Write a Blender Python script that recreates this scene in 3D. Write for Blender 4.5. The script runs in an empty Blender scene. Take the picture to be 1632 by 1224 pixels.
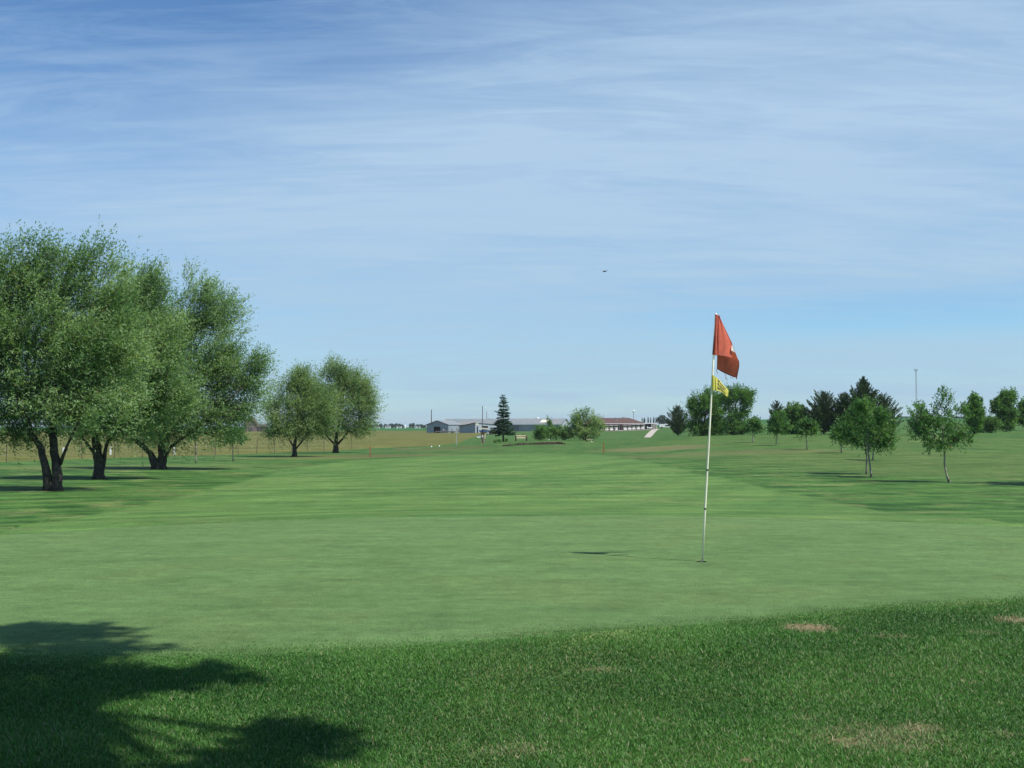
import bpy, bmesh, math, random
import numpy as np
from mathutils import Vector, noise as mnoise, Matrix

R = math.radians
sc = bpy.context.scene
col = sc.collection
rnd = random.Random(7)

# ------------------------------------------------------------------ camera
F = 1750.0          # focal length in pixels of the 1632 px wide photograph
CAMZ = 1.35         # eye height above the putting green
HOR = 681.0         # eye-level row
PITCH = math.atan((HOR - 612.0) / F)
cam_d = bpy.data.cameras.new('camera')
cam = bpy.data.objects.new('camera', cam_d)
col.objects.link(cam)
cam.location = (0, 0, CAMZ)
cam.rotation_euler = (math.pi / 2 + PITCH, 0, 0)
cam_d.sensor_width = 36.0
cam_d.lens = 36.0 * F / 1632.0
cam_d.clip_start = 0.05
cam_d.clip_end = 60000
sc.camera = cam

# ------------------------------------------------------------------ light
SUN = Vector((1.26, -0.70, 2.18)).normalized()
sun_el = math.asin(SUN.z)
sun_az = math.atan2(SUN.x, SUN.y)
world = bpy.data.worlds.new('World')
sc.world = world
world.use_nodes = True
wn, wl = world.node_tree.nodes, world.node_tree.links
wn.clear()


def N(nt, typ, **kw):
    n = nt.nodes.new(typ)
    for k, v in kw.items():
        if k.startswith('i_'):
            key = k[2:]
            key = int(key) if key.isdigit() else key.replace('_', ' ')
            n.inputs[key].default_value = v
        else:
            setattr(n, k, v)
    return n


def link(nt, a, b):
    nt.links.new(a, b)


def val(nt, op, a, b=None, c=None, clamp=False):
    n = nt.nodes.new('ShaderNodeMath')
    n.operation = op
    n.use_clamp = clamp
    for i, x in enumerate((a, b, c)):
        if x is None:
            continue
        if isinstance(x, (int, float)):
            n.inputs[i].default_value = x
        else:
            nt.links.new(x, n.inputs[i])
    return n.outputs[0]


def mixc(nt, fac, a, b, mode='MIX'):
    n = nt.nodes.new('ShaderNodeMix')
    n.data_type = 'RGBA'
    n.blend_type = mode
    for i, x in ((0, fac), (6, a), (7, b)):
        if isinstance(x, (int, float)):
            n.inputs[i].default_value = x
        elif isinstance(x, tuple):
            n.inputs[i].default_value = x if len(x) == 4 else (*x, 1)
        else:
            nt.links.new(x, n.inputs[i])
    return n.outputs[2]


def maprange(nt, v, a, b, c=0.0, d=1.0, smooth=True):
    n = nt.nodes.new('ShaderNodeMapRange')
    n.interpolation_type = 'SMOOTHSTEP' if smooth else 'LINEAR'
    nt.links.new(v, n.inputs[0])
    for i, x in enumerate((a, b, c, d)):
        n.inputs[i + 1].default_value = x
    return n.outputs[0]


def noise_tex(nt, vec, scale, detail=4, rough=0.55, dist=0.0, mapping=None):
    if mapping is not None:
        m = nt.nodes.new('ShaderNodeMapping')
        m.inputs['Location'].default_value = mapping.get('loc', (0, 0, 0))
        m.inputs['Rotation'].default_value = mapping.get('rot', (0, 0, 0))
        m.inputs['Scale'].default_value = mapping.get('scale', (1, 1, 1))
        nt.links.new(vec, m.inputs['Vector'])
        vec = m.outputs[0]
    n = nt.nodes.new('ShaderNodeTexNoise')
    nt.links.new(vec, n.inputs['Vector'])
    n.inputs['Scale'].default_value = scale
    n.inputs['Detail'].default_value = detail
    n.inputs['Roughness'].default_value = rough
    n.inputs['Distortion'].default_value = dist
    return n.outputs[0]


wt = world.node_tree
sky = N(wt, 'ShaderNodeTexSky', sky_type='NISHITA', sun_disc=False, sun_elevation=sun_el,
        sun_rotation=sun_az, altitude=400, air_density=1.0, dust_density=0.3, ozone_density=1.6)
tc = N(wt, 'ShaderNodeTexCoord')
sep = N(wt, 'ShaderNodeSeparateXYZ')
link(wt, tc.outputs['Generated'], sep.inputs[0])
zc = val(wt, 'MAXIMUM', sep.outputs[2], 0.0)
den = val(wt, 'ADD', zc, 0.14)
cx = val(wt, 'DIVIDE', sep.outputs[0], den)
cy = val(wt, 'DIVIDE', sep.outputs[1], den)
cmb = N(wt, 'ShaderNodeCombineXYZ')
link(wt, cx, cmb.inputs[0]); link(wt, cy, cmb.inputs[1])
P = cmb.outputs[0]
big = noise_tex(wt, P, 1.0, 4, 0.5, 0.6, dict(loc=(5.1, 2.7, 0), rot=(0, 0, R(52)), scale=(0.55, 1.25, 1)))
streak = noise_tex(wt, P, 2.4, 9, 0.62, 0.9, dict(loc=(0.6, 4.3, 0), rot=(0, 0, R(-24)), scale=(0.45, 1.5, 1)))
fine = noise_tex(wt, P, 6.0, 11, 0.72, 1.0, dict(loc=(0, 9, 0), rot=(0, 0, R(58)), scale=(0.3, 1.6, 1)))
prof = N(wt, 'ShaderNodeValToRGB')
link(wt, zc, prof.inputs[0])
els = prof.color_ramp.elements
for i_, (p_, v_) in enumerate(((0.0, 0.62), (0.045, 0.78), (0.09, 0.66), (0.13, 0.80), (0.20, 0.90), (0.27, 0.80), (0.36, 0.52), (0.6, 0.42))):
    e_ = els[i_] if i_ < 2 else els.new(p_)
    e_.position = p_; e_.color = (v_, v_, v_, 1)
# an elongated clearing in the veil low above the right hand side of the view
az = val(wt, 'DIVIDE', sep.outputs[0], val(wt, 'MAXIMUM', sep.outputs[1], 0.05))
band = val(wt, 'MULTIPLY', maprange(wt, zc, 0.066, 0.088), maprange(wt, val(wt, 'SUBTRACT', zc, val(wt, 'MULTIPLY', az, 0.05)), 0.088, 0.106, 1, 0))
band = val(wt, 'MULTIPLY', band, maprange(wt, val(wt, 'ADD', az, val(wt, 'MULTIPLY', streak, 0.3)), 0.12, 0.5))
tl = val(wt, 'MULTIPLY', maprange(wt, val(wt, 'ADD', val(wt, 'MULTIPLY', az, -0.55), zc), 0.24, 0.60), 0.42)
amt = val(wt, 'ADD', prof.outputs[0], maprange(wt, big, 0.32, 0.66, -0.17, 0.12))
amt = val(wt, 'ADD', amt, maprange(wt, streak, 0.36, 0.66, -0.09, 0.10))
amt = val(wt, 'ADD', amt, maprange(wt, fine, 0.36, 0.68, -0.09, 0.12))
amt = val(wt, 'SUBTRACT', amt, val(wt, 'MULTIPLY', band, 0.42))
amt = val(wt, 'SUBTRACT', amt, tl)
amt = val(wt, 'MAXIMUM', val(wt, 'MINIMUM', amt, 0.97), 0.0)
SKYK = 0.072
EXPO = 1.414      # exposure factor set further down
cloud = mixc(wt, maprange(wt, zc, 0.0, 0.25), (0.41 / SKYK / EXPO, 0.60 / SKYK / EXPO, 0.76 / SKYK / EXPO), (0.45 / SKYK / EXPO, 0.625 / SKYK / EXPO, 0.82 / SKYK / EXPO))
tinted = mixc(wt, 1.0, sky.outputs[0], (0.78, 1.09, 1.33), 'MULTIPLY')
skyc = mixc(wt, amt, tinted, cloud)
bg = N(wt, 'ShaderNodeBackground')
bg.inputs[1].default_value = SKYK
link(wt, skyc, bg.inputs[0])
wo = N(wt, 'ShaderNodeOutputWorld')
link(wt, bg.outputs[0], wo.inputs[0])

sd = bpy.data.lights.new('sun', 'SUN')
sd.energy = 4.4
sd.angle = R(0.53)
sd.color = (1.0, 0.955, 0.88)
so = bpy.data.objects.new('sun', sd)
col.objects.link(so)
so.rotation_euler = SUN.to_track_quat('Z', 'Y').to_euler()
so.location = (30, -30, 60)

sc.render.engine = 'CYCLES'
sc.view_settings.view_transform = 'Standard'
sc.view_settings.look = 'None'
sc.view_settings.gamma = 1.0
sc.view_settings.exposure = 0.5
sc.view_settings.use_curve_mapping = False

# ------------------------------------------------------------------ terrain height
_px = np.array([-800, 0, 300, 600, 740, 816, 1000, 1100, 1200, 1400, 1632, 2400], float)
# each row: depth in metres, then ('z', heights) or ('p', rows of the photograph the ground is seen at)
_rows = [
    (4.0, 'z', [-0.2] * 12),
    (5.6, 'z', [-0.09] * 12),
    (6.8, 'z', [-0.01] * 12),
    (8.0, 'z', [0.0] * 12),
    (14.0, 'z', [-0.02, -0.02, 0, 0, 0, 0, 0, 0, 0, 0, -0.01, -0.02]),
    (17.0, 'z', [-0.15, -0.15, -0.05, 0, 0, 0, 0, 0, 0, -0.02, -0.06, -0.1]),
    (20.0, 'z', [-0.4, -0.4, -0.3, -0.2, -0.18, -0.18, -0.18, -0.18, -0.2, -0.25, -0.3, -0.3]),
    (26.0, 'z', [-0.6, -0.6, -0.55, -0.5, -0.48, -0.48, -0.48, -0.48, -0.5, -0.55, -0.6, -0.6]),
    (36.0, 'z', [-0.72, -0.72, -0.72, -0.68, -0.66, -0.66, -0.66, -0.66, -0.68, -0.72, -0.76, -0.76]),
    (45.0, 'z', [-0.78, -0.78, -0.78, -0.74, -0.7, -0.7, -0.7, -0.7, -0.7, -0.7, -0.72, -0.72]),
    (60.0, 'z', [-0.84, -0.84, -0.84, -0.8, -0.72, -0.7, -0.68, -0.6, -0.5, -0.48, -0.5, -0.5]),
    (90.0, 'z', [-1.05, -1.05, -1.05, -1.05, -0.85, -0.8, -0.75, -0.4, -0.1, -0.05, -0.05, -0.05]),
    (118., 'z', [-1.3, -1.3, -1.3, -1.2, -0.85, -0.68, -0.66, -0.1, 0.3, 0.35, 0.4, 0.4]),
    (125., 'z', [-1.33, -1.33, -1.33, -1.2, -0.72, -0.47, -0.6, 0.0, 0.4, 0.45, 0.5, 0.5]),
    (145., 'p', [713, 713, 713, 711, 706, 703.2, 702.5, 694, 691.5, 690.5, 689, 689]),
    (170., 'p', [709, 709, 709, 708, 703, 700.6, 700, 693, 689, 687.5, 686, 686]),
    (250., 'p', [701, 701, 701, 700, 696.5, 695, 693.5, 688, 682, 680, 681, 681]),
    (380., 'p', [692, 692, 692, 693, 692, 691, 686.2, 682, 677, 674, 676, 676]),
    (460., 'p', [688.5, 688.5, 688.5, 689.8, 690, 688.2, 684, 679.5, 674.5, 671, 674, 674]),
    (560., 'p', [686, 686, 686, 686.5, 686.5, 685.5, 682, 677.5, 672, 668.5, 672, 672]),
    (900., 'p', [683, 683, 683, 683.4, 683.4, 683, 680.3, 676, 670.2, 666.3, 670, 670]),
    (2500, 'p', [681.0] * 4 + [681, 681, 679.8, 675.4, 669.8, 665.8, 669, 669]),
]
_tab = []
for d, k, v in _rows:
    v = np.array(v, float)
    _tab.append(v if k == 'z' else CAMZ - (v - HOR) * d / F)
_tab.append(_tab[-1])
_ld = np.log(np.array([r[0] for r in _rows] + [9000.0]))
_LD = np.linspace(math.log(3.0), math.log(9000.0), 640)
_PX = np.linspace(-800, 2400, 161)
_T = np.array([np.interp(_PX, _px, row) for row in _tab])
_G = np.array([np.interp(_LD, _ld, _T[:, j]) for j in range(len(_PX))]).T


def _blur(a, n, axis):
    k = np.hanning(n + 2)[1:-1]
    k /= k.sum()
    p = n // 2
    pad = [(0, 0), (0, 0)]
    pad[axis] = (p, p)
    b = np.pad(a, pad, mode='edge')
    return np.apply_along_axis(lambda m: np.convolve(m, k, 'valid'), axis, b)


_G = _blur(_blur(_G, 9, 0), 11, 1)


def terrain(x, y):
    x = np.asarray(x, float)
    y = np.asarray(y, float)
    yy = np.maximum(y, 3.0)
    px = np.clip(816 + F * x / yy, _PX[0], _PX[-1])
    fi = np.clip((np.log(np.minimum(yy, 8999)) - _LD[0]) / (_LD[1] - _LD[0]), 0, len(_LD) - 1.001)
    fj = np.clip((px - _PX[0]) / (_PX[1] - _PX[0]), 0, len(_PX) - 1.001)
    i = fi.astype(int); j = fj.astype(int)
    a = fi - i; b = fj - j
    z = (_G[i, j] * (1 - a) * (1 - b) + _G[i + 1, j] * a * (1 - b) + _G[i, j + 1] * (1 - a) * b + _G[i + 1, j + 1] * a * b)
    # gentle undulation away from the green
    w = np.clip((yy - 18) / 30, 0, 1)
    z = z + w * 0.05 * np.sin(x * 0.21 + 1.3 * np.sin(y * 0.05)) * np.sin(y * 0.13 + 0.6)
    return z


def ray(px, py):
    a = (px - 816.0) / F
    b = (612.0 - py) / F
    return a, math.cos(PITCH) - b * math.sin(PITCH), math.sin(PITCH) + b * math.cos(PITCH)


def W(px, py, d):
    a, y, z = ray(px, py)
    return Vector((a / y * d, d, CAMZ + z / y * d))


def ground(px, py):
    a, yy, zz = ray(px, py)
    ys = np.exp(np.linspace(math.log(4.0), math.log(5000), 4000))
    g = terrain(a / yy * ys, ys) - (CAMZ + zz / yy * ys)
    k = np.argmax(g > 0)
    d = ys[k] if g[k] > 0 else 5000.0
    x = a / yy * d
    return Vector((x, d, float(terrain(x, d))))


def gz(x, y):
    return float(terrain(x, y))


# ------------------------------------------------------------------ object helpers
def tag(o, label=None, cat=None, group=None, kind=None):
    if label: o['label'] = label
    if cat: o['category'] = cat
    if group: o['group'] = group
    if kind: o['kind'] = kind
    return o


def empty(name, loc, rz=0.0):
    o = bpy.data.objects.new(name, None)
    col.objects.link(o)
    o.location = loc
    o.rotation_euler = (0, 0, rz)
    o.empty_display_size = 0.3
    return o


def mesh_np(name, verts, faces, mat, parent=None, loc=None, smooth=False, tint=None, rz=0.0):
    """faces: (n,k) int array or list of tuples"""
    me = bpy.data.meshes.new(name)
    verts = np.asarray(verts, np.float32)
    if isinstance(faces, np.ndarray):
        nf, k = faces.shape
        me.vertices.add(len(verts))
        me.vertices.foreach_set('co', verts.ravel())
        me.loops.add(nf * k)
        me.loops.foreach_set('vertex_index', faces.astype(np.int32).ravel())
        me.polygons.add(nf)
        me.polygons.foreach_set('loop_start', np.arange(0, nf * k, k, dtype=np.int32))
        me.polygons.foreach_set('loop_total', np.full(nf, k, dtype=np.int32))
        me.update(calc_edges=True)
    else:
        me.from_pydata([tuple(map(float, v)) for v in verts], [], faces)
        me.update()
    if tint is not None:
        at = me.attributes.new('tint', 'FLOAT', 'FACE')
        at.data.foreach_set('value', np.asarray(tint, np.float32))
    if smooth:
        me.polygons.foreach_set('use_smooth', np.ones(len(me.polygons), bool))
    me.materials.append(mat)
    o = bpy.data.objects.new(name, me)
    col.objects.link(o)
    if parent is not None:
        o.parent = parent
    if loc is not None:
        o.location = loc
    o.rotation_euler = (0, 0, rz)
    return o


class MB:
    def __init__(s):
        s.v = []; s.f = []

    def box(s, x0, x1, y0, y1, z0, z1):
        b = len(s.v)
        s.v += [(x0, y0, z0), (x1, y0, z0), (x1, y1, z0), (x0, y1, z0), (x0, y0, z1), (x1, y0, z1), (x1, y1, z1), (x0, y1, z1)]
        s.f += [tuple(b + i for i in q) for q in ((0, 3, 2, 1), (4, 5, 6, 7), (0, 1, 5, 4), (1, 2, 6, 5), (2, 3, 7, 6), (3, 0, 4, 7))]
        return s

    def poly(s, pts):
        b = len(s.v)
        s.v += [tuple(p) for p in pts]
        s.f.append(tuple(range(b, b + len(pts))))
        return s

    def prism(s, prof, y0, y1):
        """profile in x,z extruded along y"""
        n = len(prof); b = len(s.v)
        s.v += [(x, y0, z) for x, z in prof] + [(x, y1, z) for x, z in prof]
        s.f.append(tuple(b + i for i in range(n)))
        s.f.append(tuple(b + n + i for i in reversed(range(n))))
        for i in range(n):
            j = (i + 1) % n
            s.f.append((b + j, b + i, b + n + i, b + n + j))
        return s

    def tube(s, pts, rad, k=8, cap=True):
        pts = [Vector(p) for p in pts]
        if isinstance(rad, (int, float)): rad = [rad] * len(pts)
        b = len(s.v)
        up = None
        for i, p in enumerate(pts):
            t = (pts[min(i + 1, len(pts) - 1)] - pts[max(i - 1, 0)]).normalized()
            if up is None:
                up = Vector((1, 0, 0)) if abs(t.x) < 0.8 else Vector((0, 1, 0))
            u = (up - t * up.dot(t)).normalized(); w = t.cross(u); up = u
            for j in range(k):
                a = 2 * math.pi * j / k
                s.v.append(tuple(p + (u * math.cos(a) + w * math.sin(a)) * rad[i]))
        for i in range(len(pts) - 1):
            for j in range(k):
                j2 = (j + 1) % k
                s.f.append((b + i * k + j, b + i * k + j2, b + (i + 1) * k + j2, b + (i + 1) * k + j))
        if cap:
            s.f.append(tuple(b + j for j in reversed(range(k))))
            s.f.append(tuple(b + (len(pts) - 1) * k + j for j in range(k)))
        return s

    def disc_wheel(s, c, r, w, k=14):
        x, y, z = c
        return s.tube([(x - w / 2, y, z), (x + w / 2, y, z)], r, k)

    def build(s, name, mat, parent=None, loc=None, smooth=False, rz=0.0):
        o = mesh_np(name, s.v, s.f, mat, parent, loc, smooth, rz=rz)
        return o


def copy_tree(o, parent=None):
    c = o.copy(); col.objects.link(c); c.parent = parent
    for ch in list(o.children): copy_tree(ch, c)
    return c


# ------------------------------------------------------------------ materials
def new_mat(name):
    m = bpy.data.materials.new(name)
    m.use_nodes = True
    m.node_tree.nodes.clear()
    return m, m.node_tree


def out_(nt, sh):
    o = N(nt, 'ShaderNodeOutputMaterial')
    link(nt, sh, o.inputs[0])


def plain(name, c, rough=0.6, metal=0.0, var=0.12, scale=6.0, bump=0.0, spec=0.4):
    m, nt = new_mat(name)
    t = N(nt, 'ShaderNodeTexCoord')
    n = noise_tex(nt, t.outputs['Object'], scale, 5)
    c2 = tuple(max(0, x * (1 - var * 2)) for x in c)
    c1 = tuple(min(1, x * (1 + var)) for x in c)
    cc = mixc(nt, maprange(nt, n, 0.3, 0.7), c2, c1)
    b = N(nt, 'ShaderNodeBsdfPrincipled')
    b.inputs['Roughness'].default_value = rough
    b.inputs['Metallic'].default_value = metal
    b.inputs['Specular IOR Level'].default_value = spec
    link(nt, cc, b.inputs['Base Color'])
    if bump:
        bp = N(nt, 'ShaderNodeBump'); bp.inputs['Strength'].default_value = bump
        link(nt, n, bp.inputs['Height']); link(nt, bp.outputs[0], b.inputs['Normal'])
    out_(nt, b.outputs[0])
    return m


def leaf_mat(name, dark, light, old=(0.16, 0.10, 0.03), trans=0.35, rough=0.6):
    m, nt = new_mat(name)
    a = N(nt, 'ShaderNodeAttribute', attribute_name='tint')
    f = a.outputs['Fac']
    c = mixc(nt, maprange(nt, f, 0.0, 1.0, smooth=False), dark, light)
    c = mixc(nt, maprange(nt, f, 1.02, 1.2, 0, 0.8), c, old)
    b = N(nt, 'ShaderNodeBsdfPrincipled')
    b.inputs['Roughness'].default_value = rough
    b.inputs['Specular IOR Level'].default_value = 0.3
    link(nt, c, b.inputs['Base Color'])
    tr = N(nt, 'ShaderNodeBsdfTranslucent')
    link(nt, mixc(nt, 1.0, c, (1.15, 1.25, 0.55), 'MULTIPLY'), tr.inputs[0])
    mx = N(nt, 'ShaderNodeMixShader'); mx.inputs[0].default_value = trans
    link(nt, b.outputs[0], mx.inputs[1]); link(nt, tr.outputs[0], mx.inputs[2])
    out_(nt, mx.outputs[0])
    return m


M = {}
M['bark_dark'] = plain('bark_dark', (0.055, 0.045, 0.036), 0.9, var=0.35, scale=9, bump=0.8)
M['bark_grey'] = plain('bark_grey', (0.30, 0.26, 0.21), 0.9, var=0.3, scale=12, bump=0.6)
M['willow_leaf'] = leaf_mat('willow_leaf', (0.115, 0.22, 0.082), (0.30, 0.42, 0.20), trans=0.5)
M['far_willow_leaf'] = leaf_mat('far_willow_leaf', (0.125, 0.22, 0.082), (0.30, 0.40, 0.175), trans=0.48)
M['ash_leaf'] = leaf_mat('ash_leaf', (0.042, 0.128, 0.036), (0.145, 0.275, 0.085), trans=0.42)
M['tree_leaf'] = leaf_mat('tree_leaf', (0.048, 0.135, 0.030), (0.145, 0.285, 0.066), trans=0.4)
M['bush_leaf'] = leaf_mat('bush_leaf', (0.060, 0.14, 0.035), (0.15, 0.28, 0.075), trans=0.38)
M['spruce_needle'] = leaf_mat('spruce_needle', (0.018, 0.058, 0.030), (0.065, 0.14, 0.070), old=(0.07, 0.05, 0.02), trans=0.08, rough=0.6)
M['cedar_needle'] = leaf_mat('cedar_needle', (0.028, 0.072, 0.028), (0.095, 0.155, 0.055), old=(0.085, 0.045, 0.02), trans=0.08, rough=0.6)
M['far_leaf'] = leaf_mat('far_leaf', (0.035, 0.065, 0.045), (0.07, 0.11, 0.06), trans=0.1)


def grass_mat(name, c_lo, c_hi, c_dry, big_scale, stripe=None, dry=(0.58, 0.75, 0.35), fine_scale=30.0, bump=0.5, patches=(), sheen=0.0, fine_amt=0.35, rough=0.85, streaks=0.35, blend=None):
    m, nt = new_mat(name)
    g = N(nt, 'ShaderNodeNewGeometry')
    Pp = g.outputs['Position']
    n1 = noise_tex(nt, Pp, big_scale, 6, 0.6, 0.3)
    n2 = noise_tex(nt, Pp, big_scale * 5.3, 5, 0.6)
    f = val(nt, 'ADD', val(nt, 'MULTIPLY', n1, 0.65), val(nt, 'MULTIPLY', n2, 0.35))
    f = maprange(nt, f, 0.36, 0.64)
    if streaks:
        s1 = noise_tex(nt, Pp, 0.42, 6, 0.62, 0.3, dict(rot=(0, 0, R(8)), scale=(0.28, 1.0, 1)))
        f = val(nt, 'ADD', val(nt, 'MULTIPLY', f, 1 - streaks), val(nt, 'MULTIPLY', maprange(nt, s1, 0.40, 0.60), streaks))
    if stripe:
        for ang, wid, amt_, dist in stripe:
            w = N(nt, 'ShaderNodeTexWave', wave_type='BANDS', bands_direction='X', wave_profile='SIN')
            mp = N(nt, 'ShaderNodeMapping')
            mp.inputs['Rotation'].default_value = (0, 0, ang)
            link(nt, Pp, mp.inputs[0]); link(nt, mp.outputs[0], w.inputs['Vector'])
            w.inputs['Scale'].default_value = 0.314 / wid
            w.inputs['Distortion'].default_value = dist
            w.inputs['Detail'].default_value = 3
            w.inputs['Detail Scale'].default_value = 0.25
            wv = maprange(nt, w.outputs['Fac'], 0.2, 0.8, -amt_, amt_)
            f = val(nt, 'ADD', f, wv)
    f = val(nt, 'MULTIPLY', f, 1.0, clamp=True)
    c = mixc(nt, f, c_lo, c_hi)
    if blend:
        at = N(nt, 'ShaderNodeAttribute', attribute_name='blend')
        nb_ = noise_tex(nt, Pp, 0.8, 5, 0.65)
        fb = val(nt, 'ADD', at.outputs['Fac'], val(nt, 'MULTIPLY', val(nt, 'SUBTRACT', nb_, 0.5), 0.9))
        fb = val(nt, 'MULTIPLY', maprange(nt, fb, 0.12, 0.62), maprange(nt, at.outputs['Fac'], 0.0, 0.06))
        c = mixc(nt, val(nt, 'MULTIPLY', fb, 0.8), c, mixc(nt, f, blend[0], blend[1]))
    nd = noise_tex(nt, Pp, big_scale * 2.3, 7, 0.7, 0.5, dict(loc=(31, 7, 3)))
    c = mixc(nt, maprange(nt, nd, dry[0], dry[1], 0, dry[2]), c, c_dry)
    nf = noise_tex(nt, Pp, fine_scale, 6, 0.75)
    nf2 = noise_tex(nt, Pp, fine_scale * 0.1, 8, 0.8)
    nf3 = noise_tex(nt, Pp, fine_scale * 0.03, 9, 0.78, 0.2, dict(rot=(0, 0, R(-20)), scale=(0.6, 1.3, 1)))
    k = maprange(nt, nf, 0.25, 0.75, 1 - min(0.9, fine_amt), 1 + fine_amt, smooth=False)
    k = val(nt, 'MULTIPLY', k, maprange(nt, nf2, 0.25, 0.75, 1 - fine_amt * 0.6, 1 + fine_amt * 0.6, smooth=False))
    k = val(nt, 'MULTIPLY', k, maprange(nt, nf3, 0.3, 0.7, 1 - fine_amt * 0.5, 1 + fine_amt * 0.5, smooth=False))
    kk = N(nt, 'ShaderNodeCombineXYZ')
    for i in range(3): link(nt, k, kk.inputs[i])
    c = mixc(nt, 1.0, c, kk.outputs[0], 'MULTIPLY')
    if patches:
        sx = N(nt, 'ShaderNodeSeparateXYZ'); link(nt, Pp, sx.inputs[0])
        en = noise_tex(nt, Pp, 9.0, 5, 0.7)
        en2 = noise_tex(nt, Pp, 42.0, 3, 0.7)
        en = val(nt, 'ADD', val(nt, 'MULTIPLY', en, 0.65), val(nt, 'MULTIPLY', en2, 0.35))
        for (x, y, rx, ry, am, colr) in patches:
            dx = val(nt, 'DIVIDE', val(nt, 'SUBTRACT', sx.outputs[0], x), rx)
            dy = val(nt, 'DIVIDE', val(nt, 'SUBTRACT', sx.outputs[1], y), ry)
            dd = val(nt, 'SQRT', val(nt, 'ADD', val(nt, 'MULTIPLY', dx, dx), val(nt, 'MULTIPLY', dy, dy)))
            dd = val(nt, 'ADD', dd, val(nt, 'MULTIPLY', val(nt, 'SUBTRACT', en, 0.5), 2.6))
            mk = maprange(nt, dd, 1.15, 0.75, 0, am)
            c = mixc(nt, mk, c, colr)
    b = N(nt, 'ShaderNodeBsdfPrincipled')
    b.inputs['Roughness'].default_value = rough
    b.inputs['Specular IOR Level'].default_value = 0.08
    b.inputs['Sheen Weight'].default_value = sheen
    b.inputs['Sheen Roughness'].default_value = 0.5
    b.inputs['Sheen Tint'].default_value = (0.8, 1, 0.8, 1)
    link(nt, c, b.inputs['Base Color'])
    bp = N(nt, 'ShaderNodeBump'); bp.inputs['Strength'].default_value = bump; bp.inputs['Distance'].default_value = 0.02
    link(nt, nf, bp.inputs['Height']); link(nt, bp.outputs[0], b.inputs['Normal'])
    out_(nt, b.outputs[0])
    return m


# bare and thin spots in the near rough, where the photograph shows them: (px, py, half width px, half depth px, strength)
SPOTS = [(1292, 1001, 42, 7, 0.95, 'soil'), (1425, 1015, 38, 3, 0.5, 'thin'), (1620, 988, 40, 7, 0.7, 'soil'), (1568, 1009, 26, 4, 0.45, 'thin'),
         (955, 1068, 40, 5, 0.5, 'thin'), (1400, 1175, 110, 24, 0.55, 'thin'), (1345, 1183, 28, 8, 0.6, 'soil'), (1465, 1160, 40, 9, 0.55, 'soil'), (1190, 1213, 14, 4, 0.7, 'soil'),
         (820, 1195, 60, 14, 0.35, 'thin'), (1600, 1170, 30, 7, 0.4, 'thin'), (1280, 1145, 14, 5, 0.4, 'thin')]
SPOT_W = []
for (px, py, rx, ry, am, kd) in SPOTS:
    c0_ = ground(px, py)
    rxw = rx / F * c0_.y
    ryw = (ground(px, py - ry).y - ground(px, py + ry).y) / 2
    SPOT_W.append((c0_.x, c0_.y, rxw, ryw, am, (0.20, 0.145, 0.088) if kd == 'soil' else (0.17, 0.165, 0.075)))

ROUGH_C = ((0.026, 0.076, 0.017), (0.064, 0.138, 0.031))
FAIR_C = ((0.058, 0.126, 0.032), (0.104, 0.184, 0.049))
def wpatch(px, py, rx, ry, am, c):
    g_ = ground(px, py)
    return (g_.x, g_.y, rx, ry, am, c)


OLIVE = (0.105, 0.138, 0.040)
BIGDRY = [(24.0, 60.0, 13.0, 18.0, 0.34, OLIVE), (32.0, 105.0, 20.0, 26.0, 0.25, OLIVE), wpatch(1045, 715, 5, 7, 0.6, (0.17, 0.145, 0.07)), wpatch(1150, 722, 9, 6, 0.4, (0.15, 0.14, 0.06)),
          wpatch(590, 727, 8, 6, 0.6, (0.12, 0.11, 0.045)), wpatch(700, 716, 6, 8, 0.5, (0.10, 0.10, 0.04)), wpatch(480, 731, 6, 3, 0.5, (0.15, 0.16, 0.06)), wpatch(80, 745, 9, 3, 0.45, (0.15, 0.165, 0.055)), wpatch(330, 742, 8, 2.5, 0.4, (0.13, 0.16, 0.05))]
M['rough'] = grass_mat('rough_grass', *ROUGH_C, (0.165, 0.185, 0.068), 0.20,
                       stripe=[(R(62), 2.2, 0.22, 2.5), (R(-28), 1.6, 0.12, 3.0)], dry=(0.48, 0.68, 0.62), patches=SPOT_W + BIGDRY, fine_scale=24, blend=FAIR_C, fine_amt=0.85)
M['green'] = grass_mat('green_grass', (0.096, 0.171, 0.058), (0.114, 0.195, 0.069), (0.126, 0.190, 0.062), 0.28,
                       stripe=[(R(75), 1.1, 0.10, 1.5)], dry=(0.44, 0.68, 0.5), fine_scale=70, bump=0.8, fine_amt=0.5, streaks=0.15, blend=ROUGH_C)
M['fairway'] = grass_mat('fairway_grass', *FAIR_C, (0.17, 0.205, 0.075), 0.13,
                         stripe=[(R(78), 2.4, 0.16, 2.5), (R(20), 3.0, 0.12, 2.0)], dry=(0.50, 0.70, 0.5), fine_scale=24, fine_amt=0.6, streaks=0.3, blend=ROUGH_C)
M['meadow'] = grass_mat('meadow_grass', (0.080, 0.096, 0.022), (0.132, 0.132, 0.036), (0.17, 0.145, 0.06), 0.09, dry=(0.48, 0.68, 0.6), fine_scale=7, bump=1.0, fine_amt=0.9, blend=ROUGH_C)
M['crop'] = grass_mat('crop_leaves', (0.026, 0.098, 0.020), (0.038, 0.118, 0.026), (0.07, 0.12, 0.035), 0.01, dry=(0.6, 0.8, 0.3), fine_scale=1.5, bump=0.2, fine_amt=0.15, streaks=0.2)


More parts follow.
